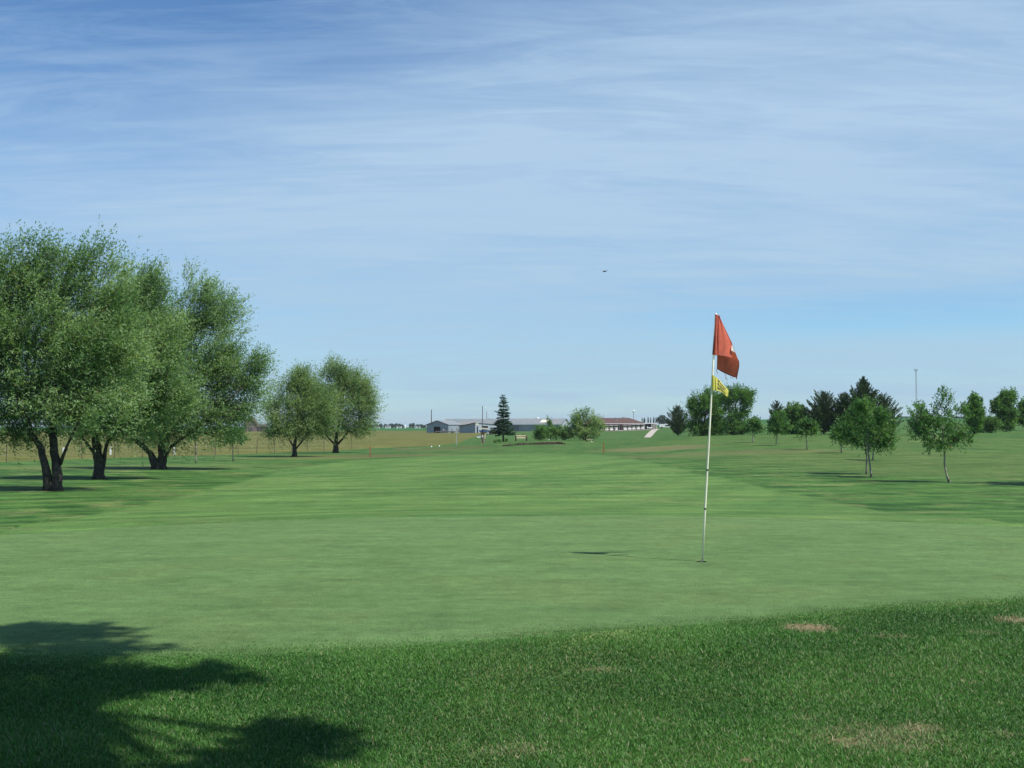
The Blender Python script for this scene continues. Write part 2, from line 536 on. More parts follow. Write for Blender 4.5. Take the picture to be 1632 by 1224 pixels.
def blade_mat():
    m, nt = new_mat('grass_blade')
    a = N(nt, 'ShaderNodeAttribute', attribute_name='tint')
    f = a.outputs['Fac']
    c = mixc(nt, maprange(nt, f, 0.0, 1.0, smooth=False), (0.015, 0.080, 0.008), (0.100, 0.255, 0.038))
    c = mixc(nt, maprange(nt, f, 1.02, 1.25, 0, 1.0), c, (0.30, 0.28, 0.15))
    b = N(nt, 'ShaderNodeBsdfPrincipled')
    b.inputs['Roughness'].default_value = 0.5
    b.inputs['Specular IOR Level'].default_value = 0.35
    link(nt, c, b.inputs['Base Color'])
    tr = N(nt, 'ShaderNodeBsdfTranslucent'); link(nt, c, tr.inputs[0])
    mx = N(nt, 'ShaderNodeMixShader'); mx.inputs[0].default_value = 0.3
    link(nt, b.outputs[0], mx.inputs[1]); link(nt, tr.outputs[0], mx.inputs[2])
    out_(nt, mx.outputs[0])
    return m


M['blade'] = blade_mat()


def siding(name, c, pitch, c2=None, rough=0.45, metal=0.0):
    m, nt = new_mat(name)
    t = N(nt, 'ShaderNodeTexCoord')
    w = N(nt, 'ShaderNodeTexWave', wave_type='BANDS', bands_direction='X')
    w.inputs['Scale'].default_value = 0.314 / pitch
    link(nt, t.outputs['Object'], w.inputs['Vector'])
    n = noise_tex(nt, t.outputs['Object'], 0.35, 6, 0.65, 0.4)
    n2 = noise_tex(nt, t.outputs['Object'], 3.0, 5, 0.65, 0.1, dict(scale=(1, 1, 0.15)))
    cc = mixc(nt, maprange(nt, n, 0.42, 0.62), c, c2 or tuple(x * 0.8 for x in c))
    cc = mixc(nt, maprange(nt, n2, 0.5, 0.75, 0, 0.3), cc, tuple(x * 0.6 for x in c))
    b = N(nt, 'ShaderNodeBsdfPrincipled')
    b.inputs['Roughness'].default_value = rough; b.inputs['Metallic'].default_value = metal
    link(nt, cc, b.inputs['Base Color'])
    bp = N(nt, 'ShaderNodeBump'); bp.inputs['Strength'].default_value = 0.4; bp.inputs['Distance'].default_value = 0.05
    link(nt, w.outputs['Fac'], bp.inputs['Height']); link(nt, bp.outputs[0], b.inputs['Normal'])
    out_(nt, b.outputs[0])
    return m


M['steel_wall'] = siding('grey_steel_wall', (0.25, 0.31, 0.35), 0.5)
M['steel_pale_lit'] = siding('pale_lit_steel_wall', (0.33, 0.38, 0.42), 0.5)  # pale frame and pipe steel; on workshop front and barn gables it paints sunlight
M['steel_roof'] = siding('grey_steel_roof', (0.19, 0.225, 0.235), 0.5, (0.25, 0.24, 0.21), 0.4)
M['dark_wall'] = siding('dark_wall', (0.13, 0.17, 0.21), 0.5)
M['shingle'] = plain('brown_shingle', (0.10, 0.058, 0.050), 0.9, var=0.15, scale=2.5)
M['cream_wall'] = plain('cream_wall', (0.50, 0.47, 0.40), 0.7, var=0.08)
M['tan_wall'] = plain('tan_wall', (0.16, 0.10, 0.08), 0.8, var=0.1)
M['white'] = plain('white_paint', (0.78, 0.78, 0.74), 0.5, var=0.04)
M['cream'] = plain('cream_paint', (0.72, 0.68, 0.52), 0.5, var=0.05)
M['trim'] = plain('brown_trim', (0.13, 0.085, 0.08), 0.6)
M['black'] = plain('black_rubber', (0.02, 0.02, 0.022), 0.6)
M['glass'] = plain('dark_glass', (0.02, 0.025, 0.03), 0.08, spec=0.8)
M['wood'] = plain('weathered_wood', (0.30, 0.235, 0.17), 0.85, var=0.25, scale=14, bump=0.3)
M['old_wood'] = plain('old_barn_wood', (0.21, 0.165, 0.145), 0.9, var=0.3, scale=3)
M['tie'] = plain('creosote_timber', (0.10, 0.065, 0.048), 0.95, var=0.4, scale=7, bump=0.6)
M['pale_wood'] = plain('pale_board', (0.62, 0.52, 0.36), 0.8, var=0.15, scale=12)
M['post_metal'] = plain('rusty_post', (0.10, 0.075, 0.06), 0.8, var=0.3, scale=12)
M['galv'] = plain('galvanised_steel', (0.42, 0.42, 0.40), 0.5, 0.3, var=0.1)
M['concrete'] = plain('concrete', (0.42, 0.37, 0.31), 0.9, var=0.1, scale=1.2)
M['stake_red'] = plain('red_stake_paint', (0.33, 0.12, 0.08), 0.7)
M['stake_gold'] = plain('brown_stake_paint', (0.30, 0.13, 0.035), 0.7)
M['vehicle_blue'] = plain('blue_paint', (0.07, 0.13, 0.30), 0.3)
M['vehicle_red'] = plain('orange_paint', (0.50, 0.12, 0.055), 0.35)
M['shirt_white'] = plain('white_cloth', (0.7, 0.7, 0.68), 0.9)
M['cloth_dark'] = plain('dark_cloth', (0.03, 0.03, 0.045), 0.9)
M['skin'] = plain('skin', (0.42, 0.24, 0.17), 0.6)

# ------------------------------------------------------------------ ground sheets
_cp = np.array([-900, -600, -300, 0, 200, 420, 600, 816, 1100, 1400, 1632, 2000, 2400], float)
_near = np.array([905, 905, 1000, 1030, 1037, 1035, 1026, 1012, 992, 966, 951, 915, 872], float)
_far = np.array([905, 905, 868, 849, 835, 827, 823.5, 821.5, 821.5, 828, 836, 852, 872], float)
CG1 = lambda px: np.interp(px, _cp, CAMZ * F / (_near - HOR))
CG2 = lambda px: np.interp(px, _cp, CAMZ * F / (_far - HOR))


def curve_from_px(pts):
    a = [p[0] for p in pts]; d = [p[2] if len(p) > 2 else ground(p[0], p[1]).y for p in pts]
    return lambda px: np.interp(px, a, d)


CF = curve_from_px([(-400, 0, 13), (0, 0, 14), (90, 832), (200, 812), (300, 790), (400, 765), (480, 745), (560, 735), (700, 726), (816, 723.5), (940, 724), (985, 728), (1050, 741), (1120, 757), (1250, 785), (1450, 822), (1640, 0, 15), (2400, 0, 11)])
_fd = []
for px in (-700, -300, 0, 100, 200, 300, 400, 480, 545):
    # the wire fence runs straight from A to B on the ground
    ax, ay, bx, by = -33.0, 72.0, -19.4, 125.0
    u = (px - 816) / F
    t = (u * ay - ax) / ((bx - ax) - u * (by - ay)) if abs((bx - ax) - u * (by - ay)) > 1e-9 else 0
    _fd.append((px, 0, max(30.0, ay + t * (by - ay))))
CM = curve_from_px(_fd + [(600, 0, 132), (690, 711), (735, 705), (752, 698), (768, 694), (785, 0, 380), (800, 0, 470), (2400, 0, 470)])
CC = curve_from_px([(-800, 0, 520), (600, 0, 560), (816, 0, 560), (1000, 0, 470), (1100, 0, 460), (1200, 0, 360), (1400, 0, 340), (1632, 0, 340), (2400, 0, 340)])


def make_ground():
    s_in = np.linspace(-0.56, 0.56, 230)
    s_out = 0.56 + (np.linspace(0, 1, 36)[1:] ** 2.2) * 6.0
    S = np.concatenate([-s_out[::-1], s_in, s_out])
    nc = len(S)

    def solve(curve):
        y = np.full(nc, 20.0)
        for _ in range(60):
            x = S * (6 + y)
            y = 0.5 * y + 0.5 * curve(np.clip(816 + F * x / np.maximum(y, 1), -900, 2400))
        return y
    b = [np.full(nc, -400.0), solve(CG1), solve(CG2), solve(CF), solve(CM), solve(CC), np.full(nc, 6000.0)]
    for i in range(2, 6): b[i] = np.maximum(b[i], b[i - 1])
    spans = {'rough': [], 'putting_green': [], 'fairway': [], 'meadow': [], 'crop_field': []}

    BL = []
    wide = b[3] - b[2]

    def sheet(y0, y1, n, mode, lo_b=False, hi_b=False):
        t = np.linspace(0, 1, n + 1)[:, None]
        if mode == 'log':
            y = y0[None] * (y1 / y0)[None] ** t
        elif mode == 'near':
            y = y1[None] - (y1 - y0)[None] * (1 - t) ** 3
        else:
            y = y0[None] * (1 - t) + y1[None] * t
        x = S[None] * (6 + np.abs(y))
        z = terrain(x, y)
        th = (y1 - y0)[None]
        sc_ = 0.032 * y + 0.18
        bl = np.zeros_like(y)
        if lo_b: bl = np.maximum(bl, 0.5 * np.exp(-(y - y0[None]) / sc_) * np.clip((wide - 0.4) / 2.0, 0, 1)[None])
        if hi_b: bl = np.maximum(bl, 0.5 * np.exp(-(y1[None] - y) / sc_) * np.clip((wide - 0.4) / 2.0, 0, 1)[None])
        BL.append(bl.reshape(-1))
        v = np.stack([x, y, z], -1).reshape(-1, 3)
        i = np.arange(n)[:, None] * nc + np.arange(nc - 1)[None]
        f = np.stack([i, i + 1, i + nc + 1, i + nc], -1)
        ok = ((y1 - y0)[:-1] > 0.02) | ((y1 - y0)[1:] > 0.02)
        f = f[:, ok].reshape(-1, 4)
        return v, f
    spans['rough'].append(sheet(b[0], b[1], 70, 'near'))
    spans['putting_green'].append(sheet(b[1], b[2], 56, 'lin'))
    spans['fairway'].append(sheet(b[2], b[3], 90, 'log', False, True))
    spans['rough'].append(sheet(b[3], b[4], 120, 'log', True, False))
    spans['meadow'].append(sheet(b[4], b[5], 60, 'log'))
    spans['crop_field'].append(sheet(b[5], b[6], 70, 'log'))
    objs = {}
    G_ = BL[1].reshape(57, nc); ydist = np.linspace(0, 1, 57)[:, None] * (b[2] - b[1])[None]; BL[1] = (0.42 * np.exp(-ydist / 0.4)).reshape(-1); n0 = len(BL[0]) // nc; t0 = np.linspace(0, 1, n0)[:, None]; yd0 = (b[1] - b[0])[None] * (1 - t0) ** 3; BL[0] = (0.5 * np.exp(-yd0 / 0.4)).reshape(-1)
    BLN = {'rough': np.concatenate([BL[0], BL[3]]), 'putting_green': BL[1], 'fairway': BL[2], 'meadow': BL[4], 'crop_field': BL[5]}
    for nme, parts in spans.items():
        vs, fs, off = [], [], 0
        for v, f in parts:
            vs.append(v); fs.append(f + off); off += len(v)
        v = np.concatenate(vs); f = np.concatenate(fs)
        used = np.unique(f)
        mp = np.full(len(v), -1); mp[used] = np.arange(len(used))
        m = {'rough': 'rough', 'putting_green': 'green', 'fairway': 'fairway', 'meadow': 'meadow', 'crop_field': 'crop'}[nme]
        o = mesh_np(nme, v[used], mp[f], M[m], smooth=True)
        o['kind'] = 'structure'
        at = o.data.attributes.new('blend', 'FLOAT', 'POINT')
        at.data.foreach_set('value', BLN[nme][used].astype(np.float32))
        objs[nme] = o
    return objs


GR = make_ground()
BASE = ground(1118, 895)          # foot of the flagstick


def cut_cup(o, c, r):
    bm = bmesh.new(); bm.from_mesh(o.data)
    bmesh.ops.remove_doubles(bm, verts=bm.verts, dist=1e-5)
    kill = [f for f in bm.faces if (f.calc_center_median().xy - c.xy).length < 0.3]
    bmesh.ops.delete(bm, geom=kill, context='FACES')
    loop = [e for e in bm.edges if e.is_boundary and all((v.co.xy - c.xy).length < 0.9 for v in e.verts)]
    ring = [bm.verts.new((c.x + r * math.cos(a), c.y + r * math.sin(a), c.z)) for a in [2 * math.pi * i / 28 for i in range(28)]]
    es = [bm.edges.new((ring[i], ring[(i + 1) % 28])) for i in range(28)]
    bmesh.ops.triangle_fill(bm, edges=loop + es, use_beauty=True, use_dissolve=False, normal=(0, 0, 1))
    bad = [f for f in bm.faces if (f.calc_center_median().xy - c.xy).length < r * 0.95]
    bmesh.ops.delete(bm, geom=bad, context='FACES')
    bmesh.ops.recalc_face_normals(bm, faces=bm.faces)
    for f in bm.faces: f.smooth = True
    bm.to_mesh(o.data); bm.free()


cut_cup(GR['putting_green'], BASE, 0.054)

# ------------------------------------------------------------------ tree growing
LEAF_TRIS = 0


def shoots_to_leaves(rng, P0, D, L, per, ll, lw, droop, base_tint, spread=0.9, old=0.02):
    n = len(P0)
    t = (np.arange(per)[None] + rng.random((n, per))) / per
    pos = P0[:, None] + D[:, None] * (L[:, None] * t)[..., None]
    pos[..., 2] -= droop * (t ** 2) * L[:, None]
    pos += rng.normal(0, 0.02, pos.shape) * L[:, None, None] * 1.5
    d = D[:, None] * 0.8 + rng.normal(0, spread, pos.shape) + np.array([0, 0, -0.15])
    d /= np.linalg.norm(d, axis=-1, keepdims=True)
    nrm = rng.normal(0, 1, pos.shape) + np.array([0, 0, 0.8])
    w = np.cross(d, nrm); w /= np.linalg.norm(w, axis=-1, keepdims=True) + 1e-9
    s = rng.uniform(0.65, 1.25, (n, per, 1))
    a = pos; b = pos + d * ll * s * 0.45 + w * lw * s * 0.5; c = pos + d * ll * s; e = pos + d * ll * s * 0.45 - w * lw * s * 0.5
    v = np.stack([a, b, c, e], 2).reshape(-1, 3)
    m = n * per
    f = np.arange(m * 4).reshape(m, 4)
    tint = (base_tint[:, None] + rng.normal(0, 0.13, (n, per))).clip(0, 1).ravel()
    k = rng.random(m) < old
    tint[k] = 1.2
    return v, f, tint


def tree(name, label, base, blobs, stems, mat, bark, cat='tree', group=None, n_attr=300, k_sh=5, per=8, leaf=(0.12, 0.045), shoot=0.6, up=0.6,
         wind=(0.15, 0, 0), droop=0.1, depth=0.9, seed=1, gap=0.0, tip=0.010, shell=0.5, stem_r=0.1, twigs=False, limb=0.5, sides=7, old=0.02):
    """base: (px,py) or world point; blobs: (px,py,rx,ry[,ddepth]) seen at the tree's own distance; stems: lists of (px,py,ddepth,radius)"""
    rng = np.random.default_rng(seed)
    B = ground(*base) if len(base) == 2 else Vector(base)
    d = B.y
    sca = d / F
    C_, R_ = [], []
    for bl in blobs:
        p = W(bl[0], bl[1], d); dd = bl[4] if len(bl) > 4 else 0.0
        C_.append((p.x * (d + dd) / d, d + dd, p.z)); R_.append((bl[2] * sca, bl[2] * sca * depth, bl[3] * sca))
    C_ = np.array(C_); R_ = np.array(R_)
    vol = (R_[:, 0] * R_[:, 1] * R_[:, 2]) ** 0.8
    A = []
    pr = vol / vol.sum()
    tries = 0
    size = float(R_.max())
    fq = 2.2 / max(size, 0.3)
    while len(A) < n_attr and tries < n_attr * 30:
        tries += 1
        k = rng.choice(len(C_), p=pr)
        v = rng.normal(0, 1, 3); v /= np.linalg.norm(v)
        p = C_[k] + v * R_[k] * (rng.random() ** shell) * (0.92 + 0.08 * rng.normal())
        if gap and mnoise.noise(Vector(p) * fq + Vector((seed * 7.1, 0, 0))) < -0.5 + gap: continue
        if p[2] < B.z + 0.1: continue
        A.append(p)
    A = np.array(A)
    # skeleton
    nodes, par, rad, plen = [], [], [], []
    for st_ in stems:
        prev = -1
        for (px, py, dd, rr) in st_:
            p = W(px, py, d); p = Vector((p.x * (d + dd) / d, d + dd, p.z))
            rr = rr * (0.57 if cat == 'tree' and name == 'willow_tree' else 0.64)
            if prev < 0 and len(base) == 2 and abs(py - base[1]) < 2.5:
                p = Vector((p.x, p.y, gz(p.x, p.y) - 0.06))
            if prev >= 0 and (p - Vector(nodes[prev])).length > 0.35:
                a0 = Vector(nodes[prev]); nn = 3
                for q in range(1, nn):
                    tt = q / nn
                    mpt = a0.lerp(p, tt) + Vector(rng.normal(0, 0.02, 3)) * (p - a0).length
                    nodes.append(tuple(mpt)); par.append(prev); rad.append(rad[prev] * (1 - 1 / nn) + rr / nn); plen.append(plen[prev] + 0.1); prev = len(nodes) - 1
            nodes.append(tuple(p)); par.append(prev); rad.append(rr); plen.append(0 if prev < 0 else plen[prev] + 0.2); prev = len(nodes) - 1
    ns = len(nodes)
    nodes = np.array(nodes).reshape(-1, 3).tolist()
    arr = np.zeros((ns + 2 * len(A), 3)); arr[:ns] = nodes
    pl = np.zeros(ns + 2 * len(A)); pl[:ns] = plen
    cnt = ns
    basept = np.array(B) + np.array([0, 0, 0.25 * (A[:, 2].max() - B.z)])
    order = np.argsort(np.linalg.norm(A - basept, axis=1))
    minz = min(blobs_z for blobs_z in (C_[:, 2] - R_[:, 2])) - 0.2
    ends = []
    first = max(1, ns // 2)
    for i in order:
        a = A[i]
        cand = arr[:cnt]
        dist = np.linalg.norm(cand - a, axis=1)
        cost = dist + 0.25 * pl[:cnt] + 0.9 * np.maximum(0, cand[:, 2] - a[2]) + 0.35 * np.maximum(0, np.abs(cand[:, 2] - a[2]) - dist * 0.9)
        cost[:cnt][cand[:, 2] < B.z + 0.22 * (A[:, 2].min() - B.z) + 0.0] += 50
        j = int(np.argmin(cost))
        p = arr[j]; L_ = dist[j]
        mid = p * 0.5 + a * 0.5 + rng.normal(0, 0.06, 3) * L_ + np.array([0, 0, -0.05 * L_])
        arr[cnt] = mid; pl[cnt] = pl[j] + L_ / 2; par.append(j); rad.append(0); cnt += 1
        arr[cnt] = a; pl[cnt] = pl[j] + L_; par.append(cnt - 1); rad.append(0); ends.append(cnt); cnt += 1
    # pipe radii
    w = np.zeros(cnt); ch = [[] for _ in range(cnt)]
    for i in range(cnt):
        if par[i] >= 0: ch[par[i]].append(i)
    # a stem node may have a parent with larger index? no: parents always precede
    for i in reversed(range(cnt)):
        if i >= ns and not ch[i]: w[i] = 1
        if par[i] >= 0: w[par[i]] += w[i]
    rr = np.array([rad[i] if i < ns else tip * w[i] ** limb for i in range(cnt)])
    for i in range(ns, cnt):
        if par[i] >= 0: rr[i] = min(rr[i], rr[par[i]] * 0.9)
    mb = MB()
    done = set()
    roots = [i for i in range(cnt) if par[i] < 0]
    stack = [(r_, None) for r_ in roots]
    while stack:
        s0, pr_ = stack.pop()
        chain = ([pr_] if pr_ is not None else []) + [s0]
        c = s0
        while ch[c]:
            nx = max(ch[c], key=lambda q: (rr[q], w[q]))
            for o_ in ch[c]:
                if o_ != nx: stack.append((o_, c))
            chain.append(nx); c = nx
        rads = [float(rr[q]) for q in chain]
        if pr_ is not None: rads[0] = rads[1] * 1.15
        elif len(base) == 2 and arr[chain[0]][2] < B.z + 0.1: rads[0] *= 1.3
        k = sides if rads[min(1, len(rads) - 1)] > 0.04 else 4
        if rads[min(1, len(rads) - 1)] > 0.09: k = sides + 4
        mb.tube([arr[q] for q in chain], rads, k)
    top = empty(name, B)
    tag(top, label, cat, group)
    mv = np.array(mb.v) - np.array(B)
    # bark unevenness
    if stem_r > 0.12:
        for i in range(0, len(mv)):
            n_ = mnoise.noise(Vector(mv[i]) * 5.0)
            mv[i, :2] += n_ * 0.02
    trunk = mesh_np('trunk', mv, mb.f, bark, top, smooth=True)
    # leaves
    E = arr[ends]; Pn = arr[[par[e] for e in ends]]
    cc = (C_ * vol[:, None]).sum(0) / vol.sum()
    n = len(E) * k_sh
    tpos = rng.random((len(E), k_sh, 1)) ** 0.6
    P0 = (Pn[:, None] * (1 - tpos) + E[:, None] * tpos + rng.normal(0, 0.12 * shoot + 0.02 * size, (len(E), k_sh, 3))).reshape(-1, 3)
    outw = P0 - cc; outw /= np.linalg.norm(outw, axis=1, keepdims=True) + 1e-6
    D = outw * 0.55 + np.array([0, 0, up]) + np.array(wind) + rng.normal(0, 0.4, P0.shape)
    D /= np.linalg.norm(D, axis=1, keepdims=True)
    L = shoot * rng.uniform(0.5, 1.3, len(P0))
    cl = np.array([mnoise.noise(Vector(p) * fq * 0.8 + Vector((5.2, seed, 1))) for p in P0])
    bt = (0.5 + cl * 0.8 + rng.normal(0, 0.08, len(P0))).clip(0.05, 0.95)
    v, f, tint = shoots_to_leaves(rng, P0, D, L, per, leaf[0], leaf[1], droop, bt, old=old)
    v = v - np.array(B)
    crown = mesh_np('crown', v, f, mat, top, tint=tint)
    if twigs:
        q0 = P0 - np.array(B); q1 = q0 + D * L[:, None] * 0.9; q1[:, 2] -= droop * L * 0.8
        sd_ = np.cross(D, rng.normal(0, 1, D.shape)); sd_ /= np.linalg.norm(sd_, axis=1, keepdims=True); sd_ *= 0.004
        vv = np.stack([q0 - sd_, q0 + sd_, q1], 1).reshape(-1, 3)
        ff = np.arange(len(vv)).reshape(-1, 3)
        tw = mesh_np('twigs', vv, ff, bark, top)
        tw['kind'] = 'stuff'
    return top


def conifer(name, label, base, top_py, half_px, mat, style='spruce', seed=1, group=None, rows=26, lean=0.0, skirt=0.12, dens=1.0, power=0.8, cat='tree', trunk_r=None, dist=None):
    rng = np.random.default_rng(seed)
    B = ground(*base)
    if dist is not None:
        B = W(base[0], base[1], dist); B.z = gz(B.x, B.y)
    d = B.y
    if style == 'cedar': half_px *= 1.22; power *= 0.8
    T_ = W(base[0] + lean, top_py, d)
    H = T_.z - B.z
    Rm = half_px * d / F
    root = empty(name, B); tag(root, label, cat, group)
    lx = T_.x - B.x
    axis = lambda t: np.array([lx * t, 0, H * t])
    mb = MB()
    tr_ = trunk_r or H * 0.018
    mb.tube([axis(t) + np.array([0, 0, -0.05 if t == 0 else 0]) for t in np.linspace(0, 0.99, 9)], [tr_ * (1.05 - t) + 0.01 for t in np.linspace(0, 0.99, 9)], 8)
    V, Fc, Tn = [], [], []
    off = 0
    for r in range(rows):
        t = skirt + (1 - skirt) * (r + rng.random() * 0.6) / rows
        prof = (1 - (t - skirt) / (1 - skirt))
        width = Rm * (prof ** power)
        if style == 'cedar':
            width = Rm * min(1.0, (prof ** power) * 1.15) * (0.65 + 0.35 * min(1, (t - skirt + 0.06) / 0.15))
        nb = max(3, int((9 if style == 'spruce' else 11) * (0.55 + 0.6 * prof)))
        az0 = rng.random() * 6.28
        tier = rng.uniform(0.72, 1.15)
        for b_ in range(nb):
            az = az0 + 6.283 * b_ / nb + rng.normal(0, 0.25)
            ln = width * tier * rng.uniform(0.7, 1.12)
            if rng.random() < 0.07: ln *= 1.12
            if ln < 0.08: ln = 0.08
            el = (rng.normal(-0.12, 0.12) if style == 'spruce' else rng.normal(0.45, 0.16)) + (0.5 * (1 - prof) ** 2)
            dv = np.array([math.cos(az) * math.cos(el), math.sin(az) * math.cos(el), math.sin(el)])
            p0 = axis(t)
            curve = 0.16 if style == 'spruce' else 0.25
            pts = [p0 + dv * ln * q + np.array([0, 0, curve * ln * (q ** 2)]) for q in (0, 0.5, 1.0)]
            mb.tube(pts, [tr_ * 0.22 * prof + 0.008, tr_ * 0.12 * prof + 0.005, 0.003], 3, cap=False)
            m = max(8, int(52 * dens * (ln / max(Rm, 0.01) + 0.15)))
            q = rng.random(m) ** 0.65
            pos = p0[None] + dv[None] * (ln * q)[:, None]
            pos[:, 2] += curve * ln * q ** 2
            side = np.array([-math.sin(az), math.cos(az), 0])
            sp = (1.05 - q) * ln * 0.34 + 0.05 * H / 6
            pos += side[None] * (rng.normal(0, 0.55, m) * sp)[:, None]
            pos[:, 2] += rng.normal(0, 0.25, m) * sp * (0.5 if style == 'spruce' else 1.1)
            sz = (0.055 * H) ** 0.6 * 0.34 * (0.6 + 0.4 * prof)
            dd = dv[None] * 0.9 + side[None] * rng.normal(0, 0.6, m)[:, None] + rng.normal(0, 0.3, (m, 3)) + np.array([0, 0, -0.1 if style == 'spruce' else 0.45])
            dd /= np.linalg.norm(dd, axis=1, keepdims=True)
            for rep in range(2):
                nn = rng.normal(0, 1, (m, 3))
                ww = np.cross(dd, nn); ww /= np.linalg.norm(ww, axis=1, keepdims=True)
                ll_ = sz * rng.uniform(0.8, 1.5, (m, 1))
                a = pos - ww * ll_ * 0.22; c = pos + ww * ll_ * 0.22; e = pos + dd * ll_ * 1.3
                V.append(np.stack([a, c, e], 1).reshape(-1, 3))
                Fc.append(np.arange(m * 3).reshape(-1, 3) + off); off += m * 3
                tt = (0.35 + 0.45 * rng.random() + rng.normal(0, 0.2, m)).clip(0, 1)
                tt[rng.random(m) < (0.05 if style == 'spruce' else 0.10)] = 1.2
                Tn.append(tt)
    mb.build('trunk', M['bark_dark'], root, smooth=True)
    mesh_np('crown', np.concatenate(V), np.concatenate(Fc), mat, root, tint=np.concatenate(Tn))
    return root


# ------------------------------------------------------------------ buildings and far things
def gable_mesh(w, l, he, hr):
    """gable building, gable toward -y, centred in x; open door cut by caller"""
    return None


def shed_a():
    c = W(697, 690, 460); c.z = gz(c.x, c.y)
    o = empty('storage_shed', c, R(-24))
    tag(o, 'blue grey steel storage shed with open vehicle door in its gable end', 'shed')
    w, l, he, hp = 5.15, 13.0, 3.35, 5.0
    # gable wall round the door opening
    x0, x1, dh = -1.75, 1.55, 2.6
    m = MB()
    m.prism([(-w, -0.1), (x0, -0.1), (x0, dh), (x1, dh), (x1, -0.1), (w, -0.1), (w, he), (0, hp), (-w, he)], 0, 0.12)
    m.box(-w, -w + 0.12, 0.12, l, -0.1, he); m.box(w - 0.12, w, 0.12, l, -0.1, he)
    m.prism([(-w, -0.1), (w, -0.1), (w, he), (0, hp), (-w, he)], l, l + 0.12)
    m.build('wall', M['steel_wall'], o)
    r = MB()
    for s in (-1, 1):
        pr = [(0, hp + 0.02), (s * (w + 0.25), he - 0.06), (s * (w + 0.25), he + 0.06), (0, hp + 0.16)]
        if s > 0: pr = pr[::-1]
        r.prism(pr, -0.3, l + 0.4)
    r.build('roof', M['steel_roof'], o)
    t = MB()
    for s in (-1, 1):
        pr = [(0, hp - 0.14), (s * (w + 0.27), he - 0.22), (s * (w + 0.27), he + 0.08), (0, hp + 0.18)]
        t.prism(pr if s < 0 else pr[::-1], -0.36, -0.31)
    t.build('trim', M['trim'], o)
    f = MB()
    f.box(x0 - 0.3, x0, -0.06, -0.01, -0.1, dh + 0.25); f.box(x1, x1 + 0.3, -0.06, -0.01, -0.1, dh + 0.25); f.box(x0, x1, -0.06, -0.01, dh, dh + 0.25)
    f.build('door_frame', M['steel_pale_lit'], o)
    fl = MB(); fl.box(-w + 0.2, w - 0.2, 0.2, l - 0.1, -0.1, 0.03); fl.build('floor', M['concrete'], o)
    return o


def lean_shed():
    # corner toward the camera, roof falling to both sides
    d0 = 440
    K = W(757.5, 690, d0); Lp = W(732, 690, d0 + 9); Rp = W(792, 688, d0 + 7)
    K.z = gz(K.x, K.y); o = empty('workshop', K)
    tag(o, 'grey steel workshop with dark open bay behind the parked blue truck', 'shed')
    k = Vector((0, 0, 0)); l = Vector((Lp.x - K.x, Lp.y - K.y, 0)); r = Vector((Rp.x - K.x, Rp.y - K.y, 0))
    bkl = l + r
    hk, hl, hr, hb = 4.0, 2.55, 3.3, 3.0
    m = MB()
    lo = Vector((0, 0, -0.6))
    m.poly([l + lo, k + lo, k + Vector((0, 0, hk)), l + Vector((0, 0, hl))])
    m.poly([r + lo, bkl + lo, bkl + Vector((0, 0, hb)), r + Vector((0, 0, hr))])
    m.poly([bkl + lo, l + lo, l + Vector((0, 0, hl)), bkl + Vector((0, 0, hb))])
    m.build('wall', M['steel_wall'], o)
    # front wall with a narrow doorway and a wide bay
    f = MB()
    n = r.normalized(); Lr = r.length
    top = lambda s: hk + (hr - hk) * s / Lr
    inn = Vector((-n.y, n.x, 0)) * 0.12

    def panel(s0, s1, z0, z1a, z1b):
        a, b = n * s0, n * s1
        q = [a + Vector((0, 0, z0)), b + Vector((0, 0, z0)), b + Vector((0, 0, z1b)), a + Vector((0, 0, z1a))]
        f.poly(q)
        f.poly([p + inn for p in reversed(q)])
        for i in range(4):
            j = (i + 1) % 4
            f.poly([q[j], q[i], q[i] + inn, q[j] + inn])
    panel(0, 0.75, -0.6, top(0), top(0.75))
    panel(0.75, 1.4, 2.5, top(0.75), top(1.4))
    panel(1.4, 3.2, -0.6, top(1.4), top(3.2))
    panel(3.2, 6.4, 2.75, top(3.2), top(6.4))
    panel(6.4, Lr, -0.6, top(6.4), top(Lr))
    f.build('front_wall', M['steel_pale_lit'], o)  # lighter copy of the wall steel, the lit side painted into its colour
    rf = MB()
    P_ = [l + Vector((-0.3, -0.3, hl)), k + Vector((-0.1, -0.4, hk)), r + Vector((0.3, -0.2, hr)), bkl + Vector((0.3, 0.3, hb))]
    up_ = Vector((0, 0, 0.14))
    b0 = [p + Vector((0, 0, 0.02)) for p in P_]; t0 = [p + up_ for p in P_]
    rf.poly(b0[::-1]); rf.poly([t0[0], t0[1], t0[3]]); rf.poly([t0[1], t0[2], t0[3]])
    for i in range(4):
        j = (i + 1) % 4
        rf.poly([b0[i], b0[j], t0[j], t0[i]])
    rf.build('roof', M['steel_roof'], o)
    tr = MB()
    a, b = P_[0], P_[1]
    off = Vector((0, -0.04, 0))
    tr.poly([a + off + Vector((0, 0, -0.12)), b + off + Vector((0, 0, -0.12)), b + off + Vector((0, 0, 0.18)), a + off + Vector((0, 0, 0.18))])
    tr.build('trim', M['trim'], o)
    s_ = MB(); s_.box(0.05, 1.7, -0.09, -0.03, 3.3, 4.15); sg = s_.build('sign_board', M['cream'], o); sg.rotation_euler = (0, 0, math.atan2(n.y, n.x))
    return o


